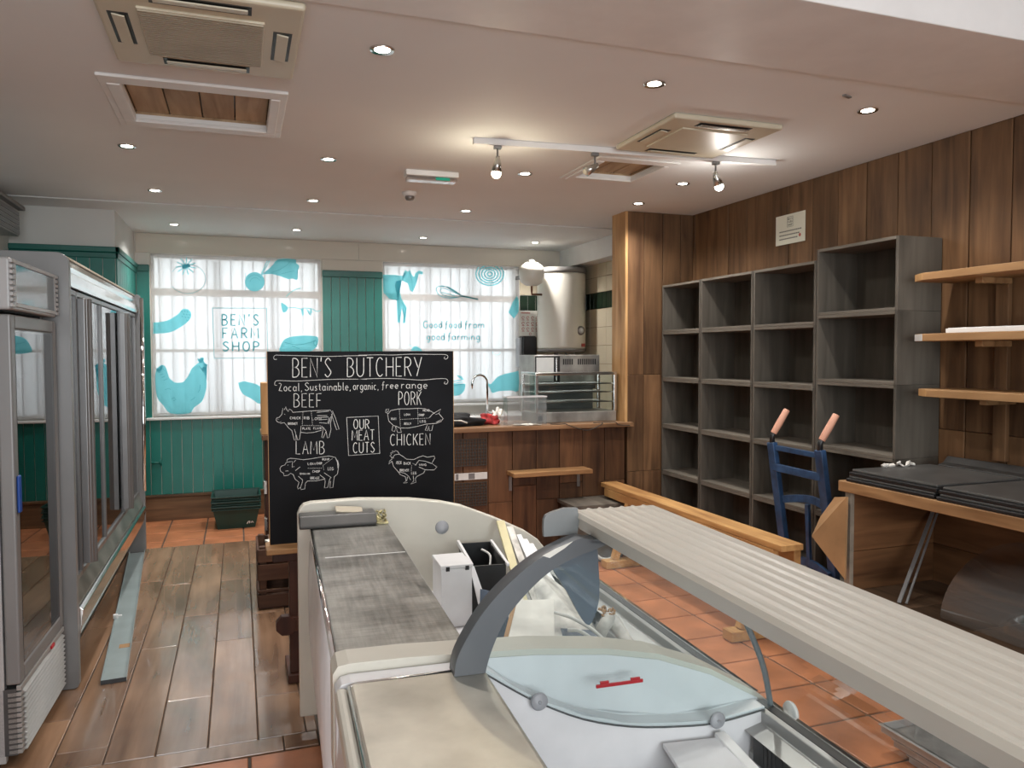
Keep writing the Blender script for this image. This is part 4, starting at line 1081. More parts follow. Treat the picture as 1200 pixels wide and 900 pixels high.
bm = NB(); bx(bm, 2.95, 3.58, 7.42, 8.09, .006, .95); tag(obj('corner_unit', bm, 'fridge_inside', None, .004), 'dark low unit in the tiled kitchen corner', 'unit')
bm = NB(); bx(bm, 2.88, 2.90, 7.55, 7.9, .966, 1.33); tag(obj('splashback', bm, 'worn_steel', None, .003), 'upright steel splashback beside the sink', 'splashback')
# water heater, vessel, pipes, notice, dispenser
t2 = thing('water_heater', 'white wall water heater with round dial in the tiled corner', 'water heater', (3.325, 7.79, 1.61))
bm = NB(); lathe(bm, [(0, .03), (.2, .03), (.262, .04), (.265, .06), (.265, .83), (.262, .845), (.2, .85), (0, .85)], seg=40); obj('tank', bm, 'heater_white', t2)
bm = NB(); lathe(bm, [(0, .845), (.27, .845), (.275, .87), (.268, .905), (0, .912)], seg=40); obj('top_cap', bm, 'grey_cap', t2)
bm = NB(); lathe(bm, [(0, -.005), (.25, .0), (.268, .015), (.268, .035), (0, .035)], seg=40); obj('bottom_cap', bm, 'grey_cap', t2)
bm = NB(); lathe(bm, [(0, -.012), (.045, -.012), (.05, -.004), (.05, .02), (0, .02)], (.12, -.24, .23), 'Y', 24); dd = obj('dial', bm, 'grey_cap', t2)
bm = NB(); lathe(bm, [(0, -.018), (.028, -.018), (.03, -.008), (0, -.008)], (.12, -.242, .23), 'Y', 20); obj('dial_face', bm, 'silver_label', dd)
bm = NB(); obx(bm, (.165, -.213, .075), (.075, .006, .035), (0, 0, R(38))); obj('rating_label', bm, 'ink_red', t2)
bm = NB()
for x in (-.10, .0): tube(bm, [(x, -.12, .0), (x, -.12, -.055)], .013, 10)
tube(bm, [(-.05, .06, .0), (-.05, .06, -.06)], .012, 10); obj('pipe_stub', bm, 'grey_cap', t2)
t2 = thing('expansion_vessel', 'round white expansion vessel beside the water heater', 'vessel', (2.915, 7.62, 2.43))
bm = NB(); lathe(bm, [(0, -.125), (.06, -.12), (.115, -.085), (.132, -.03), (.132, .03), (.115, .085), (.06, .12), (0, .125)], seg=32); obj('shell', bm, 'heater_white', t2)
bm = NB(); lathe(bm, [(0, .118), (.03, .118), (.03, .145), (.012, .15), (0, .15)]); obj('cap', bm, 'grey_cap', t2)
bm = NB(); tube(bm, [(0, 0, -.12), (0, 0, -.17), (.0, .0, -.21), (.12, .02, -.21)], .012, 10); obj('outlet_pipe', bm, 'copper', t2)
bm = NB(); bx(bm, -.015, .015, .10, .465, -.02, .02); obj('wall_bracket', bm, 'grey_cap', t2)
for xx in (3.17, 3.205):
    bm = NB(); tube(bm, [(xx, 8.078, 2.09), (xx, 8.078, 2.26), (xx, 8.078, 2.545)], .011, 10)
    tag(obj('copper_pipe', bm, 'copper'), 'thin upright copper pipe left of the water heater, %s' % ('by the notice' if xx < 3.19 else 'against the tank'), 'pipe')
t2 = thing('hand_wash_notice', 'white hand washing notice with rows of little symbols', 'notice', (3.075, 8.088, 1.93))
bm = NB(); bx(bm, -.125, .125, 0, .004, -.145, .145); obj('sheet', bm, 'paper', t2)
Hh = lambda u, v: (u, -.001, v)
bm = NB(); strokes(bm, [[(-.11, .118), (.0, .118)]], .01, Hh)
for i in range(4):
    for j in range(3): strokes(bm, [arc(-.085+.056*i, .065-.062*j, .016, .014, 0, 300, 6), [(-.1+.056*i, .04-.062*j), (-.07+.056*i, .04-.062*j)]], .006, Hh)
strokes(bm, [arc(0, -.115, .014, .014, 0, 330, 6)], .006, Hh); obj('symbols', bm, 'ink_red', t2)
t2 = thing('towel_dispenser', 'black wall paper towel dispenser beside the water heater', 'dispenser', (3.015, 8.0, 1.43))
bm = NB(); prism(bm, [(-.085, .34), (-.085, .02), (-.06, 0), (.06, 0), (.085, .03), (.085, .34), (.07, .36), (-.07, .36)], 'Y', -.05, .095); obj('casing', bm, 'black_plastic', t2, .012, seg=3)
bm = NB(); bx(bm, -.115, -.087, -.04, .09, .02, .34); obj('side_trim', bm, 'disc_grey', t2, .006)
bm = NB(); bx(bm, -.05, .0, -.03, -.028, -.09, .002); obj('paper_end', bm, 'paper', t2)

# ================================================================== FRIDGES ON THE LEFT
# long glass-door fridge
t = thing('display_fridge', 'long grey glass-door display fridge with full-height handles', 'fridge', (-.745, 4.115, 0))
LN = 2.74
def corner_poly(x0, x1, z0, z1, r):
    p = [(x0, z0), (x1-.02, z0), (x1-.006, z0+.006), (x1, z0+.02)]
    p += [(x1-r + r*math.cos(R(a)), z1-r + r*math.sin(R(a))) for a in range(0, 91, 15)] + [(x0, z1)]
    return p
bm = NB(); prism(bm, corner_poly(-.88, .0, .006, 2.078, .05), 'Y', 0, .045); obj('near_side_panel', bm, 'fridge_grey', t, .004)
bm = NB(); prism(bm, corner_poly(-.88, .012, .006, 2.075, .03), 'Y', LN-.035, LN); obj('far_side_panel', bm, 'fridge_grey', t, .004)
bm = NB(); bx(bm, -.88, -.84, .045, LN-.035, .1, 2.06); bx(bm, -.84, -.06, .045, LN-.035, 2.03, 2.06); bx(bm, -.84, -.04, .045, LN-.035, .36, .42); obj('cabinet_liner', bm, 'fridge_inside', t)
bm = NB(); prism(bm, [(-.06, 1.925), (-.005, 1.925), (.0, 1.945), (-.004, 1.985), (-.02, 2.0), (-.012, 2.02), (-.03, 2.055), (-.06, 2.062)], 'Y', .045, LN-.035); f_ = obj('header_fascia', bm, 'bright_steel', t, .003)
bm = NB(); bx(bm, -.075, -.03, .045, LN-.035, 2.0625, 2.075); obj('top_trim', bm, 'beige_dark', f_, .002)
bm = NB(); prism(bm, [(-.07, .40), (-.005, .385), (.0, .40), (-.03, .47), (-.07, .475)], 'Y', .045, LN-.035); obj('lower_ledge', bm, 'worn_steel', t, .002)
bm = NB(); prism(bm, [(-.05, .255), (.004, .255), (.008, .28), (.008, .33), (.018, .345), (.018, .37), (.004, .384), (-.05, .384)], 'Y', .045, LN-.035); obj('bumper_rail', bm, 'bright_steel', t, .003)
bm = NB(); bx(bm, -.84, -.12, .06, LN-.05, .01, .36); obj('plinth', bm, 'black_plastic', t)
edges = [.05, .315, 1.06, 1.84, 2.44]
for i in range(3):
    pass
for z in (.78, 1.12, 1.46, 1.75):
    bm = NB(); bx(bm, -.80, -.16, .06, LN-.05, z, z+.015); bx(bm, -.162, -.15, .06, LN-.05, z-.03, z+.025); obj('shelf', bm, 'fridge_grey', t)
ds = [(.05, .30), (.305, 1.058), (1.062, 1.835), (1.84, 2.66)]
hs = {0: [], 1: ['lo'], 2: ['hi'], 3: []}
for i, (a, b) in enumerate(ds):
    bm = NB()
    for (p, q, r_, s_) in ((a, a+.012, .478, 1.92), (b-.012, b, .478, 1.92), (a+.012, b-.012, .478, .505), (a+.012, b-.012, 1.895, 1.92)): bx(bm, -.052, -.024, p, q, r_, s_)
    d = obj('door', bm, 'alu_grey', t, .002)
    bm = NB(); bx(bm, -.042, -.036, a+.012, b-.012, .505, 1.895); obj('glass', bm, 'fridge_glass', d)
    for h in hs[i]:
        c = a + .034 if h == 'lo' else b - .034
        bm = NB()
        pts = []
        for k in range(13):
            an = R(-90 + 15*k); pts.append((.028*math.sin(an) if False else .0 + .030*math.cos(an), .026*math.sin(an)))
        prism(bm, [(-.024, -.03), (.010, -.03), (.014, -.024), (.022, -.022), (.026, -.014), (.036, -.010), (.040, 0), (.036, .010), (.026, .014), (.022, .022), (.014, .024), (.010, .03), (-.024, .03)], 'Z', .53, 1.885)
        for v in bm.verts: v.co.y += c
        obj('handle', bm, 'alu_grey', d, .003)
bm = NB(); tube(bm, [(.004, LN-.02, .50), (.012, LN-.02, 1.0), (.012, LN-.02, 2.05)], .018, 10); obj('chrome_corner_post', bm, 'chrome', t)
# single upright fridge
t = thing('upright_fridge', 'single upright glass-door fridge with louvred base nearest the viewer', 'fridge', (-.812, 3.405, 0), R(-1.4))
WD = .685
bm = NB(); bx(bm, -.62, -.06, 0, .03, .02, 1.95); obj('near_side_panel', bm, 'fridge_light', t, .004)
bm = NB(); bx(bm, -.62, -.06, WD-.03, WD, .02, 1.95); obj('far_side_panel', bm, 'fridge_light', t, .004)
bm = NB(); bx(bm, -.65, -.62, 0, WD, .02, 1.95); bx(bm, -.62, -.06, .03, WD-.03, .28, .31); bx(bm, -.62, -.06, .03, WD-.03, 1.77, 1.95); bx(bm, -.62, -.06, .0302, .034, .31, 1.77); bx(bm, -.62, -.06, WD-.034, WD-.0302, .31, 1.77); obj('cabinet_liner', bm, 'fridge_inside', t)
for z in (.62, .92, 1.22, 1.50):
    bm = NB()
    for k in range(14): bx(bm, -.58, -.12, .045+k*.044, .049+k*.044, z, z+.004)
    bx(bm, -.125, -.119, .035, WD-.035, z-.004, z+.012); obj('wire_shelf', bm, 'fridge_grey', t)
bm = NB()
for (p, q, r_, s_) in ((.0, .055, .325, 1.755), (WD-.05, WD, .325, 1.755), (.055, WD-.05, .325, .385), (.055, WD-.05, 1.70, 1.755)): bx(bm, -.055, -.004, p, q, r_, s_)
d = obj('door', bm, 'fridge_grey', t, .008, seg=3)
bm = NB()
for (p, q, r_, s_) in ((.055, .067, .385, 1.70), (WD-.062, WD-.05, .385, 1.70), (.067, WD-.062, .385, .397), (.067, WD-.062, 1.688, 1.70)): bx(bm, -.03, -.008, p, q, r_, s_)
obj('door_seal', bm, 'alu_grey', d, .002)
bm = NB(); bx(bm, -.012, -.006, .062, WD-.057, .39, 1.695); obj('glass', bm, 'fridge_glass', d)
bm = NB(); bx(bm, -.003, .008, .012, .044, .99, 1.135); obj('blue_handle', bm, 'blue_handle', d, .006)
bm = NB(); bx(bm, -.06, -.0, 0, WD, 1.772, 1.972); hd = obj('header_box', bm, 'fridge_light', t, .012, seg=3)
bm = NB(); bx(bm, -.002, .004, .05, WD-.05, 1.80, 1.95); obj('sign_panel', bm, 'black_sheet_gloss', hd, .002)
bm = NB()
for (p, q, r_, s_) in ((.035, .05, 1.785, 1.965), (WD-.05, WD-.035, 1.785, 1.965), (.05, WD-.05, 1.785, 1.80), (.05, WD-.05, 1.95, 1.965)): bx(bm, -.002, .007, p, q, r_, s_)
obj('sign_frame', bm, 'fridge_light', hd, .002)
for p, q in ((-.012, .03), (WD-.03, WD)):
    bm = NB()
    for k in range(9): bx(bm, -.002, .010, p, q, 1.782+k*.021, 1.782+k*.021+.014)
    obj('end_ribs', bm, 'fridge_light', hd, .002)
bm = NB(); bx(bm, -.62, -.02, .0, WD, .05, .31); g = obj('base_housing', bm, 'rubber_grey', t)
bm = NB()
for k in range(12):
    z = .055 + k*.0205
    prism(bm, [(-.02, z), (.004, z), (.006, z+.004), (-.012, z+.015), (-.02, z+.015)], 'Y', .03, WD-.02)
    bx(bm, -.05, -.004, .0, .03, z, z+.015)
obj('louvres', bm, 'grille_grey', t, .001)
bm = NB(); bx(bm, -.02, -.002, .0, WD, .302, .322); obj('base_rail', bm, 'grille_grey', t, .002)
bm = NB(); bx(bm, -.002, .006, .43, .48, .304, .318); obj('lock', bm, 'red_plastic', t, .002)
plain('black_sheet_gloss', (0.10, 0.11, 0.11), 0.08, var=0.02) if 'black_sheet_gloss' not in MATS else None
bm = NB(); prism(bm, arc(-1.10, 3.76, .10, .14, 0, 345, 22), 'Z', 1.2265, 1.245); tag(obj('yellow_reflection', bm, 'yellow_plastic', None, .004), 'yellow disc standing for a reflection in the glass of the single upright fridge', 'reflection')  # solid yellow disc added in place of a reflection in the door glass
# steel cover strip on the floor
t = thing('steel_strip', 'long blue-grey steel cover strip lying on the planks by the fridges', 'strip', (-.60, 4.13, .005), R(4.2))
bm = NB(); bx(bm, -.056, .056, 0, 2.68, 0, .004); bx(bm, -.056, -.052, 0, 2.68, .004, .022); bx(bm, .052, .056, 0, 2.68, .004, .018); obj('sheet', bm, 'grey_strip', t)
bm = NB(); bx(bm, -.056, .056, -.003, .0, 0, .02); obj('end_cap', bm, 'black_plastic', t)
bm = NB(); bx(bm, -.005, .048, .47, .53, .0042, .005); obj('old_label', bm, 'cardboard', t)
bm = NB(); bx(bm, -.066, -.04, 1.0, 1.02, .004, .03); bx(bm, -.05, -.02, 1.04, 1.05, .004, .012); obj('clip', bm, 'trim_white', t, .002)

# ================================================================== CHALKBOARD ON ITS TRESTLE
t = thing('wooden_stand', 'dark wooden trestle stand carrying the chalkboard', 'stand', (.237, 3.87, 0))
bm = NB(); bx(bm, -.13, .98, -.075, .10, .646, .672); obj('top_board', bm, 'shelf_wood_x', t, .004)
bm = NB(); bx(bm, -.10, .95, -.035, .06, .60, .645); obj('apron', bm, 'dark_wood', t, .003)
for x in (.0, .82):
    bm = NB(); bx(bm, x-.026, x+.026, -.03, .03, .05, .60); obj('leg', bm, 'dark_wood', t, .004)
    bm = NB(); bx(bm, x-.038, x+.038, -.05, .22, .006, .05); obj('foot', bm, 'dark_wood', t, .005)
bm = NB(); bx(bm, -.03, .86, -.062, -.031, .265, .335); obj('stretcher', bm, 'dark_wood', t, .003)
bm = NB(); prism(bm, [(-.045+.05*math.cos(R(22.5+45*k)), .30+.05*math.sin(R(22.5+45*k))) for k in range(8)], 'Y', -.075, -.030); obj('octagonal_end', bm, 'dark_wood', t, .003)
t = thing('chalkboard', 'black chalkboard listing the meat cuts with drawings of four animals', 'chalkboard', (.59, 3.90, .6725))
YC = 3.90
bm = NB(); bx(bm, -.462, .462, 0, .016, 0, .94); obj('panel', bm, 'chalkboard', t)
bm = NB(); bx(bm, -.4645, -.4622, .0, .016, 0, .94); bx(bm, .4622, .4645, 0, .016, 0, .94); obj('raw_edge', bm, 'pine_post', t)
bm = NB(); beam(bm, (0, .02, .5), (0, .085, .0), .05, .02); obj('back_strut', bm, 'dark_wood', t)
CA = lambda pts: [(310+p[0]/8.18, 405+p[1]/8.18) for p in pts]
CB = lambda pts: [(420+p[0]/8.18, 405+p[1]/8.18) for p in pts]
CC = lambda pts: [(310+p[0]/8.18, 505+p[1]/8.18) for p in pts]
CD = lambda pts: [(420+p[0]/8.18, 505+p[1]/8.18) for p in pts]
def FB(px, py):
    x, z = on_plane(px, py, YC); return (x-.59, -.0009, z-.6725)
def chalk(name, lines, wd=.62):
    bm = NB(); strokes(bm, lines, wd*.88, FB); return obj(name, bm, 'chalk', t)
def put(text, x0, x1, y0, y1, gap=.28, slope=0.0, slant=0.0):
    return [[(p[0], p[1] + (p[0]-x0)*slope) for p in l] for l in letters(text, x0, x1, y0, y1, gap, slant)]
chalk('heading', put("BEN'S", 343, 388, 420, 442, .32, -.008) + put('BUTCHERY', 407, 494, 419.5, 441.5, .34, -.012), 1.05)
chalk('scroll_lines', [CA(smooth_line([(118,130),(95,132),(88,112),(105,92),(150,92),(400,98),(600,104),(800,98),(982,95)],4)), CB(smooth_line([(0,92),(200,88),(330,90),(500,82),(700,84),(830,86),(858,105),(845,128),(822,122),(830,108)],4)),
   CA(smooth_line([(120,380),(100,378),(100,352),(130,335),(300,340),(500,330),(700,322),(982,322)],4)), CB(smooth_line([(0,322),(200,315),(400,318),(600,330),(750,318),(835,318),(858,340),(845,368),(822,362),(832,346)],4))], .55)
tl = put('zocal,', 326.5, 354, 449, 458.2, .30) + put('Sustainable,', 357.5, 411, 448.5, 457.8, .30, -.01) + put('organic,', 414, 443.5, 447.3, 456.8, .30, -.01) + put('free', 447.5, 466.5, 447.2, 455.2, .3) + put('range', 470.5, 500.5, 446.3, 455.2, .3)
chalk('tagline', tl, .75)
chalk('beef_word', put('BEEF', 344.5, 376.5, 461.3, 477, .36), .85)
chalk('lamb_word', put('LAMB', 347, 380, 517, 532, .36), .85)
chalk('pork_word', put('PORK', 467.2, 493.5, 459, 474.5, .36), .85)
chalk('chicken_word', put('CHICKEN', 457.5, 504, 509, 522, .36, -.02), .85)
chalk('cuts_box', [[(406.2,489.2),(443.2,487.5),(445,531.3),(408.5,533.8),(406.2,489.2)]], .6)
chalk('cuts_words', put('OUR', 414.5, 432.5, 491.5, 502.5, .36) + put('MEAT', 412.5, 438.5, 504.3, 516.3, .3, -.03) + put('CUTS', 414, 438.8, 518.8, 530.8, .36, -.03), .95)
def tiny(words_, conv):
    out = []
    for w_, x0, x1, y0, y1 in words_: out += [conv(l) for l in letters(w_, x0, x1, y0, y1, .4)]
    return out
cow = [[(270,640),(262,622),(238,608),(228,632),(212,612),(205,585),(192,615),(176,600),(170,632),(165,660),(140,688),(118,692),(110,712),(122,730),(140,738),(160,728),(150,745),(190,738),(232,790),(262,815),(285,905),(303,908),(300,850),(286,800)],
  [(300,850),(318,905),(334,902),(345,830),(350,770)], [(345,830),(400,838),(470,832),(545,812)], [(548,770),(562,800),(548,880),(562,885),(590,820),(560,780)], [(590,820),(602,885),(618,882),(637,800),(632,750),(650,650),(632,618),(440,626),(270,640)],
  [(650,625),(682,700),(714,802),(690,806),(662,720),(640,655)], [(190,655),(196,660)], [(125,702),(132,708)]]
dash = lambda a, b, n=9: [[(a[0]+(b[0]-a[0])*k/n, a[1]+(b[1]-a[1])*k/n), (a[0]+(b[0]-a[0])*(k+.5)/n, a[1]+(b[1]-a[1])*(k+.5)/n)] for k in range(n)]
cuts = dash((368,640),(360,775)) + dash((448,630),(460,770)) + dash((360,765),(545,768), 14) + [[(500,640),(618,628)],[(505,672),(600,670)],[(500,692),(610,684)],[(520,712),(600,706)],[(525,738),(600,745)],[(620,690),(606,745)],[(636,680),(615,752)]]
chalk('cow_drawing', [CA(l) for l in cow + cuts] + tiny((('CHUCK',245,345,683,705),('RIB',378,428,682,706),('LOIN',455,545,690,712),('BRISKET',225,315,738,758),('PLATE',365,440,785,805),('FLANK',470,545,782,802)), CA), .5)
lamb = [[(285,340),(265,350),(268,292),(222,298),(205,305),(196,325),(160,338),(148,362),(155,388),(182,405),(186,430),(228,424),(250,405),(275,418),(292,460),(330,492),(316,540),(320,556),(345,542),(360,500),(365,470),(325,435)], [(345,542),(350,562),(385,556),(392,500),(412,480),(500,478),(572,462),(582,480),(574,546),(605,542),(622,470),(632,450)],
  [(212,290),(222,270),(250,262),(300,266),(370,276),(450,266),(540,250),(620,240),(680,254),(702,300),(708,360),(698,412),(668,440),(662,485),(655,542),(626,546),(632,480)], [(680,256),(698,300),(704,360),(712,330),(700,280)], [(222,325),(228,330)], [(200,385),(228,382)]]
chalk('lamb_drawing', [CC(l) for l in lamb + dash((560,330),(655,262)) + dash((560,335),(570,380),4) + dash((415,358),(555,356),9) + [[(530,420),(580,460)],[(570,400),(640,448)],[(280,300),(300,280)],[(295,380),(340,345)]]] + tiny((('LOIN',415,490,305,325),('CHOP',500,550,300,320),('RUMP',555,620,262,282),('LEG',608,660,348,376),('CHOP',460,530,378,398),('SHANK',338,435,402,418),('BREAST',440,525,440,462)), CC), .5)
pig = [[(285,690),(280,660),(310,622),(390,606),(480,606),(580,600),(640,606),(700,632),(730,652)], [(680,692),(712,655),(790,608),(772,650),(740,660)], [(770,650),(795,680),(812,700),(790,728),(748,745),(650,752),(560,775),(480,790),(400,790),(332,762),(290,722),(285,690)],
  [(285,650),(260,640),(264,612),(292,606),(286,632),(270,630)], [(332,765),(320,812),(345,826),(362,785),(375,832),(412,832),(402,795)], [(352,790),(366,770)], [(660,758),(640,812),(660,816),(676,772),(680,816),(702,815),(714,762)], [(745,735),(790,712)]]
chalk('pig_drawing', [CB(l) for l in pig + dash((392,612),(402,785)) + dash((568,606),(572,760)) + dash((400,708),(680,694),16)] + tiny((('HAM',315,360,690,712),('LOIN',440,495,652,670),('CHOP',580,630,655,675),('BELLY',440,505,738,758),('LEG',590,645,716,736),('HEAD',620,680,612,630)), CB), .5)
hen2 = [[(322,290),(288,318),(302,285),(322,270),(318,250),(300,238),(316,228),(308,208),(330,212),(324,190),(346,200),(352,188),(376,195),(390,218)], [(322,262),(350,228),(390,222),(430,246),(460,270),(530,275),(580,250),(620,238),(660,252),(726,240),(732,262),(702,310),(752,346),(725,374),(640,372),(626,402),(560,436),(545,458)], [(545,330),(580,282),(640,290),(700,312)], [(580,345),(640,372)],
  [(322,290),(336,340),(382,392),(440,404),(478,430),(500,470)], [(382,392),(400,418),(450,438),(456,480),(430,500),(470,495)], [(525,430),(530,480),(500,508),(552,492),(545,458)], [(470,440),(462,480)], [(335,258),(342,262)]]
chalk('chicken_drawing', [CD(l) for l in hen2 + dash((520,310),(560,330),4) + dash((510,330),(505,390),5) + dash((400,375),(480,370),6)] + tiny((('NECK',362,412,290,318),('BACK',435,500,298,322),('WING',582,650,315,334),('BREAST',398,485,366,388),('LEG',508,555,392,416)), CD), .5)

# slatted wooden crate, green crates, papers
t = thing('slatted_crate', 'dark slatted wooden crate on the floor behind the chalkboard stand', 'crate', (.36, 5.20, 0))
for sx in (-.24, .24):
    for sy in (-.17, .17):
        bm = NB(); bx(bm, sx-.02, sx+.02, sy-.02, sy+.02, .006, .40); obj('corner_post', bm, 'crate_wood', t, .003)
for z0, z1 in ((.02, .10), (.115, .13), (.19, .29), (.305, .385)):
    bm = NB(); bx(bm, -.27, .27, -.205, -.191, z0, z1); bx(bm, -.27, .27, .191, .205, z0, z1); bx(bm, -.275, -.261, -.19, .19, z0, z1); bx(bm, .261, .275, -.19, .19, z0, z1); obj('slats', bm, 'crate_wood', t, .003)
bm = NB()
for k in range(5): bx(bm, -.24, .24, -.18+.075*k, -.115+.075*k, .006, .018)
obj('base_slats', bm, 'crate_wood', t, .002)
for k in range(4):
    bm = NB(); x = -.2 + .13*k; bx(bm, x, x+.11, -.17, .17, .386, .398); obj('top_slat', bm, 'crate_wood', t, .002)
bm = NB(); obx(bm, (.22, 5.10, .409), (.14, .12, .014), (0, 0, .3)); obx(bm, (.24, 5.12, .421), (.10, .10, .008), (0, 0, -.2)); tag(obj('folded_paper', bm, 'paper', None, .002), 'white folded papers lying on the slatted wooden crate', 'paper')
def green_crate(z, label):
    t = thing('plastic_crate', label, 'crate', (-.045, 7.64, z), 0, 'green plastic crates nested in a stack')
    bm = NB(); H = .205
    def ring(x, y, z): return [bm.verts.new(p) for p in ((-x, -y, z), (x, -y, z), (x, y, z), (-x, y, z))]
    rs = [ring(.162, .157, 0), ring(.205, .20, H), ring(.199, .194, H), ring(.156, .151, .006)]
    for a, b in zip(rs, rs[1:]):
        for k in range(4): bm.faces.new((a[k], a[(k+1) % 4], b[(k+1) % 4], b[k]))
    bm.faces.new(rs[0][::-1]); bm.faces.new(rs[3]); obj('tub', bm, 'green_crate', t)
    bm = NB()
    for zz, tt in ((H-.004, .012), (H-.028, .006)):
        e = .205 if zz > H-.01 else .2015; f = e - .005
        bx(bm, -e-.012, e+.012, -f-.012, -f+.003, zz, zz+tt); bx(bm, -e-.012, e+.012, f-.003, f+.012, zz, zz+tt); bx(bm, -e-.012, -e+.003, -f, f, zz, zz+tt); bx(bm, e-.003, e+.012, -f, f, zz, zz+tt)
    obj('rim', bm, 'green_crate', t, .002); return t
for z, nm in ((.001, 'bottom'), (.047, 'middle'), (.094, 'topmost')):
    gc = green_crate(z, '%s of the nested dark green plastic crates under the hen window' % nm)
    if nm == 'bottom':
        bm = NB(); strokes(bm, [smooth_line([(.09,.035),(.10,.055),(.115,.06),(.11,.04)],3), [(.125,.045),(.135,.06),(.145,.045)]], .008, lambda u, v: (u, -.1585-.043*v/.205-.002, v)); obj('white_mark', bm, 'white_mark', gc)
bm = NB(); tube(bm, [(-.80, YB-.02, .563), (-.80, YB-.05, .563), (-.72, YB-.05, .563)], .012, 10); lathe(bm, [(0, -.006), (.03, -.006), (.03, .006), (0, .006)], (-.72, YB-.05, .563), 'X', 12)
tag(obj('green_pipe_stub', bm, 'green_paint_trim'), 'green painted pipe stub on the boarding below the window', 'pipe')

# ================================================================== SERVE-OVER COUNTERS IN FRONT
JX, JY, RZ = .197, 1.70, R(-2.7)
def world(x, y, z): return (JX + x*math.cos(RZ) - y*math.sin(RZ), JY + x*math.sin(RZ) + y*math.cos(RZ), z)
TOPA = [(-.015, .897), (-.004, .914), (.02, .918), (.143, .917), (.284, .911), (.454, .902), (.632, .882), (.773, .853), (.921, .797), (1.06, .718), (1.085, .698), (1.09, .68)]
TOPB = [(-.012, .880), (.0, .895), (.02, .899), (.30, .897), (.317, .892), (.38, .843), (.443, .804), (.551, .751), (.672, .716), (.798, .698), (.907, .692), (1.04, .707), (1.07, .70), (1.082, .68)]
TOPF = [(-.055, .93), (-.045, .955), (-.03, .972), (0, .979), (.198, .983), (.418, .97), (.55, .951), (.646, .927), (.803, .862), (.944, .792), (1.0, .752), (1.03, .715), (1.04, .68), (1.06, .62)]
def panel(name, top, y0, y1, mat, parent, bev=.006):
    bm = NB(); prism(bm, [(top[0][0], .075)] + top + [(top[-1][0], .075)], 'Y', y0, y1); return obj(name, bm, mat, parent, bev)
def case_body(t, y0, y1, floor_z, vents):
    bm = NB(); bx(bm, .05, 1.02, y0, y1, .004, .075); obj('plinth', bm, 'black_plastic', t)
    prof = [(.004, .868), (-.008, .80), (-.016, .65), (-.014, .45), (.0, .25), (.02, .08)]
    bm = NB(); sheet(bm, prof, 'Y', y0, y1, .012); obj('staff_side_panel', bm, 'case_white', t)
    bm = NB(); bx(bm, .285, .305, y0, y1, .08, .868); obj('well_rear_wall', bm, 'case_white', t)
    bm = NB(); bx(bm, .305, 1.0, y0, y1, floor_z-.02, floor_z); obj('well_deck', bm, 'case_white', t)
    bm = NB(); prism(bm, [(1.0, .08), (1.082, .08), (1.082, .66), (1.03, .66), (1.03, .62), (1.0, .60)], 'Y', y0, y1); obj('front_wall', bm, 'liner_grey', t, .003)
    bm = NB(); prism(bm, [(.985, .655), (1.035, .668), (1.035, .697), (1.045, .703), (1.075, .703), (1.086, .69), (1.086, .655)], 'Y', y0, y1); r_ = obj('front_rail', bm, 'rail_grey', t, .002)
    bm = NB(); bx(bm, 1.045, 1.07, y0+.002, y1-.002, .703, .7055); obj('glass_channel', bm, 'rubber_grey', r_)
    bm = NB(); bx(bm, 1.076, 1.0865, y0+.002, y1-.002, .7, .7045); obj('bright_edge', bm, 'chrome', r_)
    for a in vents:
        bm = NB()
        for k in range(4): bx(bm, .994, 1.0, a+k*.016, a+k*.016+.010, .60, .645)
        bx(bm, .9955, 1.0, a-.02, a+.09, .588, .655); obj('air_vent', bm, 'rubber_grey', t)
# far counter
t = thing('serve_over_counter', 'farther serve-over counter full of dismantled parts with scratched steel top', 'counter', (JX, JY, 0), RZ)
case_body(t, .03, 1.60, .56, (.42, .95))
bm = NB(); bx(bm, .0, .306, .088, 1.60, .872, .899); wt = obj('steel_worktop', bm, 'scratched_steel', t, .004)
bm = NB(); bx(bm, .024, .30, .992, .996, .8992, .9003); obj('joint_line', bm, 'trim_white', wt)
bm = NB(); tube(bm, [(-.006, .09, .893), (-.006, 1.52, .893)], .007, 10); obj('edge_rail', bm, 'chrome', t)
panel('far_end_panel', TOPF, 1.60, 1.655, 'case_cream', t, .012)
panel('near_end_panel', TOPA, .0, .088, 'case_cream', t, .016)
bm = NB(); prism(bm, [(.30, .5)] + [(max(p[0], .30), p[1]-.014) for p in TOPA[4:10]] + [(1.075, .5)], 'Y', -.004, -.0004); obj('inner_liner', bm, 'case_white', t)
bm = NB(); lathe(bm, [(0, 1.596), (.028, 1.596), (.03, 1.6), (0, 1.6)], (.556, 0, .838), 'Y'); obj('fixing_disc', bm, 'disc_grey', t)
# near counter
t = thing('serve_over_counter', 'nearer serve-over counter with ribbed canopy, glass end and grey arch', 'counter', (JX, JY, 0), RZ)
case_body(t, -1.45, -.012, .47, (-.17, -.34, -.85))
bm = NB(); bx(bm, .012, .312, -1.45, -.058, .872, .8995); wt = obj('steel_worktop', bm, 'worn_steel_light', t, .010, seg=3)
bm = NB(); bx(bm, -.014, .012, -1.45, -.058, .84, .893); obj('cream_edge', bm, 'case_cream', t, .010)
bm = NB(); tube(bm, [(.014, -1.45, .897), (.014, -.075, .897)], .005, 8); tube(bm, [(.014, -.075, .897), (.03, -.061, .897), (.27, -.061, .8985)], .004, 8); obj('edge_rail', bm, 'bright_steel', wt)
panel('far_end_panel', TOPB, -.055, -.006, 'case_white', t, .008)
panel('near_end_panel', [(p[0], p[1]-.02) for p in TOPB], -1.50, -1.45, 'case_white', t, .008)
AO = [(.236, .900), (.243, .939), (.269, .988), (.308, 1.042), (.358, 1.091), (.418, 1.135), (.480, 1.165), (.530, 1.182)]
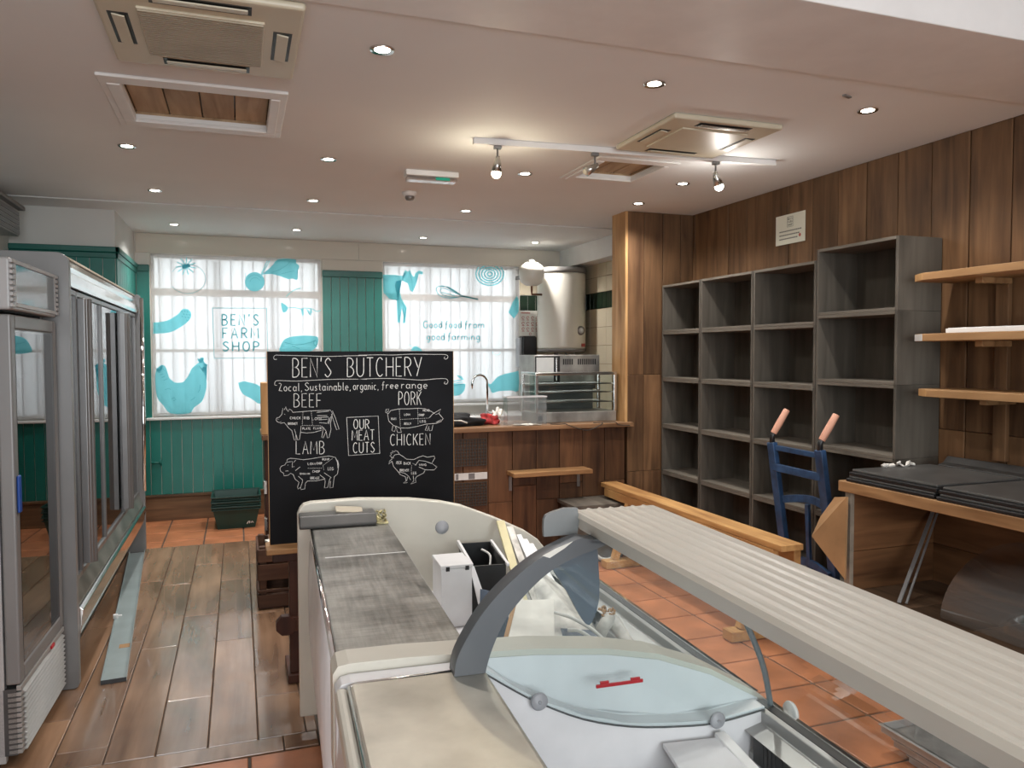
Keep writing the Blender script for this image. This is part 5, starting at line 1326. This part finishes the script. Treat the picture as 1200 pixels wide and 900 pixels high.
AI = [(.306, .900), (.317, .940), (.347, 1.005), (.388, 1.055), (.449, 1.107), (.511, 1.137), (.564, 1.153), (.60, 1.165)]
bm = NB(); prism(bm, smooth_line(AO, 4) + smooth_line(AI[::-1], 4), 'Y', -.095, -.045, True); a_ = obj('support_arch', bm, 'arch_grey', t, .004)
bm = NB(); prism(bm, [(.438, 1.149), (.47, 1.163), (.51, 1.176), (.49, 1.162), (.455, 1.143)], 'Y', -.0965, -.0945); obj('worn_patch', bm, 'paper', a_)
reflection_shape = [(.48, 1.118), (.53, 1.15), (.592, 1.143), (.601, 1.10), (.604, 1.031), (.597, .99), (.578, .955), (.555, .98), (.523, 1.039)]
bm = NB(); prism(bm, smooth_line(reflection_shape, 3, True), 'Y', -.03, -.018); s_ = obj('glass_reflection', bm, 'reflection_blue', t, .002)  # solid blue-grey plate; a reflection in curved glass put into colour and shape
bm = NB(); beam(bm, (.497, -.031, 1.105), (.598, -.031, 1.015), .006, .004, (0, 1, 0)); obj('reflection_stripe', bm, 'arch_grey', s_)
bm = NB(); prism(bm, smooth_line([(.468, 1.172), (.468, 1.212), (.485, 1.228), (.552, 1.235), (.552, 1.172)], 2), 'Y', -.02, -.008); obj('end_bracket', bm, 'bracket_grey', t, .003)
# canopy: ribbed white hood
zt = 1.222; prof = [(.574, 1.174), (.552, 1.212), (.556, 1.222)]
n = 7
for k in range(n):
    x0 = .562 + k*(.205/n); w_ = .205/n
    prof += [(x0, zt), (x0+w_*.09, zt+.0022), (x0+w_*.2, zt+.0022), (x0+w_*.28, zt), (x0+w_*.5, zt-.001), (x0+w_*.9, zt-.001)]
prof += [(.770, zt-.001), (.782, zt-.010), (.784, zt-.022), (.772, 1.174)]
bm = NB(); prism(bm, prof, 'Y', -1.47, .022); cn = obj('canopy', bm, 'canopy_white', t, .0008)
bm = NB(); bx(bm, .60, .75, -1.46, .01, 1.166, 1.174); obj('underside_tray', bm, 'alu_grey', cn)
bm = NB(); prism(bm, [(.545, 1.17), (.60, 1.163), (.62, 1.175), (.56, 1.176)], 'Y', -.095, -.045); obj('arch_cap', bm, 'arch_grey', t)
for y in (-1.42,):
    bm = NB(); prism(bm, smooth_line(AO, 4) + smooth_line(AI[::-1], 4), 'Y', y-.025, y+.025, True); obj('support_arch', bm, 'arch_grey', t, .004)
GC = smooth_line([(1.066, .702), (1.055, .76), (1.042, .81), (1.019, .867), (.983, .940), (.925, 1.03), (.85, 1.115), (.765, 1.175)], 4)
bm = NB(); tube(bm, [(p[0], -.05, p[1]) for p in GC], .0075, 10); obj('glass_strut', bm, 'arch_grey', t)
bm = NB(); sheet(bm, GC, 'Y', -1.44, -.062, .005); obj('front_glass', bm, 'front_glass', t)
gb = smooth_line([(.312, .885), (.38, .838), (.443, .799), (.551, .746), (.672, .711), (.798, .693), (.907, .687), (1.04, .702)], 3)
pts = gb + [p for p in GC[1:]] + [(.60, 1.16)] + smooth_line(AI, 3)[::-1][2:]
bm = NB(); prism(bm, pts, 'Y', -.0635, -.0575); sg = obj('side_glass', bm, 'case_glass', t)
bm = NB(); tube(bm, [(p[0], -.0605, p[1]) for p in gb], .0022, 6); obj('glass_edge', bm, 'rubber_grey', sg)
for x, z in ((.439, .807), (.901, .698)):
    bm = NB(); lathe(bm, [(0, -.074), (.017, -.074), (.0205, -.071), (.0205, -.066), (.0, -.065)][::-1], (x, 0, z), 'Y', 24); lathe(bm, [(0, -.0765), (.004, -.0765), (.004, -.074), (0, -.074)], (x, 0, z), 'Y', 10); obj('glass_fixing', bm, 'disc_grey', t)
bm = NB(); bx(bm, .580, .700, -.0685, -.064, .818, .826); bx(bm, .590, .612, -.069, -.064, .826, .833); bx(bm, .668, .692, -.069, -.064, .826, .832); obj('red_clip', bm, 'red_plastic', t, .001)
bm = NB(); lathe(bm, [(0, -.004), (.026, -.004), (.028, 0), (.026, .006), (0, .006)], (1.095, -.09, .70), 'X', 24); obj('strut_boss', bm, 'trim_white', t)
# black tray box and odds on the far counter top
t = thing('black_ticket_box', 'long black plastic box lying across the far end of the steel worktop', 'box', world(.10, 1.525, .9), RZ)
bm = NB(); prism(bm, [(-.075, 0), (.06, 0), (.06, .03), (.035, .048), (-.05, .048), (-.08, .012)], 'X', -.15, .155); obj('case', bm, 'black_sheet', t, .005)
bm = NB(); obx(bm, (.05, .0, .056), (.11, .045, .006), (.35, .1, .05)); obj('beige_clip', bm, 'beige_dark', t, .002)
bm = NB()
for k in range(26): obx(bm, (.175+random.uniform(-.022,.03), random.uniform(-.05,.04), .008+random.uniform(0,.028)), (.014, .008, .006), (random.uniform(0,3), random.uniform(0,3), random.uniform(0,3)))
bx(bm, .145, .205, -.06, .055, 0, .006); obj('loose_terminals', bm, 'terminal_gold', t)
# parts lying in the far well
def W_(*p): return Vector(world(*p))
t = thing('white_junction_box', 'white lidded box standing in the farther counter well', 'box', world(.515, 1.21, .561), RZ)
bm = NB(); bx(bm, -.06, .06, -.085, .085, 0, .225); obj('body', bm, 'case_white', t, .004)
bm = NB(); bx(bm, -.062, .062, -.088, .088, .226, .240); obj('lid', bm, 'case_white', t, .003)
for x in (-.035, .04):
    bm = NB(); bx(bm, x-.007, x+.007, -.0905, -.085, .218, .234); obj('clip', bm, 'black_plastic', t)
bm = NB(); bx(bm, .061, .066, -.06, -.045, .09, .14); obj('latch', bm, 'black_plastic', t)
t = thing('black_bin', 'black open tray with pale rim behind the white box', 'tray', world(.675, 1.37, .561), R(-6))
bm = NB(); bx(bm, -.07, .07, -.15, -.142, .0, .20); bx(bm, -.07, .07, .142, .15, .0, .22); bx(bm, -.07, -.064, -.142, .142, 0, .21); bx(bm, .064, .07, -.142, .142, 0, .21); bx(bm, -.064, .064, -.142, .142, 0, .01); obj('tub', bm, 'black_plastic', t)
bm = NB(); beam(bm, (-.073, -.175, .208), (-.073, .15, .225), .012, .02); beam(bm, (.073, -.175, .203), (.073, .15, .223), .012, .012); obj('pale_rim', bm, 'case_white', t, .002)
bm = NB(); tube(bm, smooth_line3d([(.0, -.10, .02), (.03, .0, .12), (.05, .06, .18), (.02, .10, .20)]), .005, 8); obj('white_lead', bm, 'cable_white', t)
def plate(name, pts, thk, mat, label, cat):
    """A stiff sheet through four corner points."""
    bm = NB(); P = [Vector(p) for p in pts]; nrm = (P[1]-P[0]).cross(P[3]-P[0]).normalized()*thk
    a = [bm.verts.new(p) for p in P]; b = [bm.verts.new(p+nrm) for p in P]
    bm.faces.new(a[::-1]); bm.faces.new(b)
    for k in range(4): bm.faces.new((a[k], a[(k+1)%4], b[(k+1)%4], b[k]))
    bmesh.ops.recalc_face_normals(bm, faces=bm.faces[:])
    return tag(obj(name, bm, mat, None, .002), label, cat)
def bar(name, a, b, w_, h_, mat, label, cat):
    bm = NB(); beam(bm, a, b, w_, h_); return tag(obj(name, bm, mat, None, .002), label, cat)
plate('pale_sheet', [W_(.60, 1.05, .575), W_(.64, 1.02, .575), W_(.60, 1.19, .77), W_(.583, 1.20, .77)], .004, 'case_white', 'pale sloping sheet leaning beside the white box', 'sheet')
bar('yellowed_batten', W_(.805, 1.54, .86), W_(.775, 1.06, .60), .035, .014, 'yellowed', 'yellowed plastic batten leaning against the far end panel', 'batten')
bar('slim_white_batten', W_(.85, 1.55, .83), W_(.83, 1.08, .60), .03, .012, 'dirty_white', 'white batten leaning next to the yellowed one', 'batten')
for k in range(3): bar('white_channel', W_(.89+.028*k, 1.54, .79-.022*k), W_(.875+.03*k, 1.14, .64), .022, .016, 'case_white', 'white plastic channel in the corner bundle, %s' % ('nearest the yellowed batten' if k == 0 else 'between two others' if k == 1 else 'nearest the front rail'), 'channel')
plate('dirty_sheet', [W_(.74, .78, .585), W_(.94, .66, .575), W_(.985, 1.06, .64), W_(.80, 1.12, .79)], .006, 'dirty_white', 'large stained white sheet sloping behind the white board', 'sheet')
plate('mottled_strip', [W_(.685, .74, .60), W_(.735, .72, .60), W_(.72, 1.06, .74), W_(.68, 1.06, .74)], .012, 'dirty_white', 'narrow stained white strip beside the steel arch', 'strip')
plate('blue_sheet', [W_(.55, .93, .575), W_(.66, .88, .575), W_(.67, 1.0, .71), W_(.59, 1.06, .72)], .004, 'dark_blue', 'dark blue sheet peeping out above the white board', 'sheet')
t = thing('white_board', 'stained white board with a brown edge propped in the farther counter', 'board', (0, 0, 0))
def slab(pts, thk):
    bm = NB(); P = [Vector(p) for p in pts]; nrm = (P[1]-P[0]).cross(P[3]-P[0]).normalized()*thk
    a = [bm.verts.new(p) for p in P]; b = [bm.verts.new(p+nrm) for p in P]
    bm.faces.new(a[::-1]); bm.faces.new(b)
    for k in range(4): bm.faces.new((a[k], a[(k+1)%4], b[(k+1)%4], b[k]))
    bmesh.ops.recalc_face_normals(bm, faces=bm.faces[:]); return bm
A0, A1, A2, A3 = W_(.485, .42, .68), W_(.655, .42, .665), W_(.79, .80, .743), W_(.655, .80, .753)
obj('face', slab((A0, A1, A2, A3), -.018), 'dirty_board', t, .002)
B0, B1, B2, B3 = W_(.468, .42, .676), W_(.4845, .42, .679), W_(.6545, .80, .752), W_(.638, .80, .749)
obj('brown_edge', slab((B0, B1, B2, B3), -.020), 'cardboard', t, .002)
plate('white_offcut', [W_(.42, .62, .575), W_(.60, .56, .575), W_(.62, .86, .60), W_(.44, .92, .60)], .004, 'paper', 'flat white offcut lying below the white box', 'offcut')
plate('slate_sheet', [W_(.70, .30, .59), W_(.86, .30, .59), W_(.85, .58, .70), W_(.73, .58, .72)], .004, 'dark_blue', 'slate coloured sheet under the white hoses', 'sheet')
def hose(pts, label):
    bm = NB(); P = smooth_line3d([W_(*p) for p in pts]); tube(bm, P, .006, 8); tag(obj('white_hose', bm, 'cable_white'), label, 'hose')
hose([(.735, .64, .752), (.765, .56, .758), (.81, .49, .735), (.85, .42, .69)], 'white hose running straight over the slate sheet')
hose([(.715, .47, .755), (.745, .445, .757), (.785, .41, .725), (.80, .37, .67)], 'white hose curving round over the slate sheet')
bm = NB(); tube(bm, smooth_line3d([W_(.88, .66, .62), W_(.895, .60, .71), W_(.93, .62, .715), W_(.955, .52, .64)]), .022, 10)
tag(obj('white_bracket', bm, 'dirty_white'), 'grimy white moulded bracket at the foot of the front rail', 'bracket')
bar('cream_rail_piece', W_(.895, .46, .69), W_(.945, .22, .61), .04, .02, 'yellowed', 'cream plastic rail piece lying along the front rail', 'rail')
bm = NB()
for k in range(24): obx(bm, W_(.91+random.uniform(-.025,.025), .62+random.uniform(-.03,.03), .745+random.uniform(-.008,.012)), (.012, .007, .004), (random.uniform(0,3), random.uniform(0,3), random.uniform(0,3)))
o = tag(obj('brown_debris', bm, 'cardboard'), 'brown scraps heaped on the grimy bracket', 'debris'); o['kind'] = 'stuff'
# near well: fallen tray and trim
plate('deck_sheet', [W_(.72, -.46, .60), W_(.90, -.50, .60), W_(.905, -.075, .648), W_(.752, -.068, .652)], .012, 'case_white', 'loose white deck sheet tilted in the nearer counter well', 'sheet')
plate('deck_sheet', [W_(.55, -.60, .56), W_(.76, -.62, .56), W_(.78, -.12, .60), W_(.57, -.12, .60)], .008, 'case_white', 'white deck sheet lying under the tilted one', 'sheet')
bar('angle_trim', W_(.905, -.07, .665), W_(.945, -.60, .56), .028, .012, 'trim_white', 'white angle trim beside the tilted deck sheet', 'trim')
bm = NB()
for k in range(36): obx(bm, W_(.955+random.uniform(-.03,.03), -.16+random.uniform(-.07,.06), .482+random.uniform(0,.03)), (.022, .012, .006), (random.uniform(0,3), random.uniform(0,3), random.uniform(0,3)))
o = tag(obj('dark_debris', bm, 'cable_dark'), 'dark dirt and scraps at the bottom of the nearer well', 'debris'); o['kind'] = 'stuff'
bm = NB(); obx(bm, W_(.80, -.26, .643), (.03, .016, .003), (R(7), 0, .5)); tag(obj('leaf_scrap', bm, 'yellow_plastic'), 'small yellow scrap on the tilted deck sheet', 'scrap')
# stacked steel trays on the tiles at lower right
def steel_tray(z, dx, dy, label):
    t = thing('steel_tray', label, 'tray', (2.52+dx, 1.75+dy, z), R(-1), 'steel trays stacked on the terracotta floor')
    bm = NB(); bx(bm, -.12, .12, -.62, .60, 0, .003); obj('tray_floor', bm, 'dull_steel', t)
    bm = NB(); bx(bm, -.125, -.12, -.62, .60, 0, .034); bx(bm, .12, .125, -.62, .60, 0, .034); bx(bm, -.125, .125, .60, .604, 0, .034); bx(bm, -.14, -.12, -.62, .604, .031, .034); bx(bm, .12, .14, -.62, .604, .031, .034); obj('tray_sides', bm, 'tray_steel', t)
    return t
for z, dx, dy, nm in ((.003, .03, -.09, 'lowest'), (.041, .015, -.03, 'middle'), (.079, .0, .02, 'topmost')): steel_tray(z, dx, dy, '%s of the long steel trays stacked at the lower right' % nm)
bm = NB(); bx(bm, 2.70, 2.84, 1.2, 2.44, .003, .05); tag(obj('steel_channel', bm, 'dull_steel', None, .004), 'long steel channel beside the stacked trays under the canopy', 'channel')
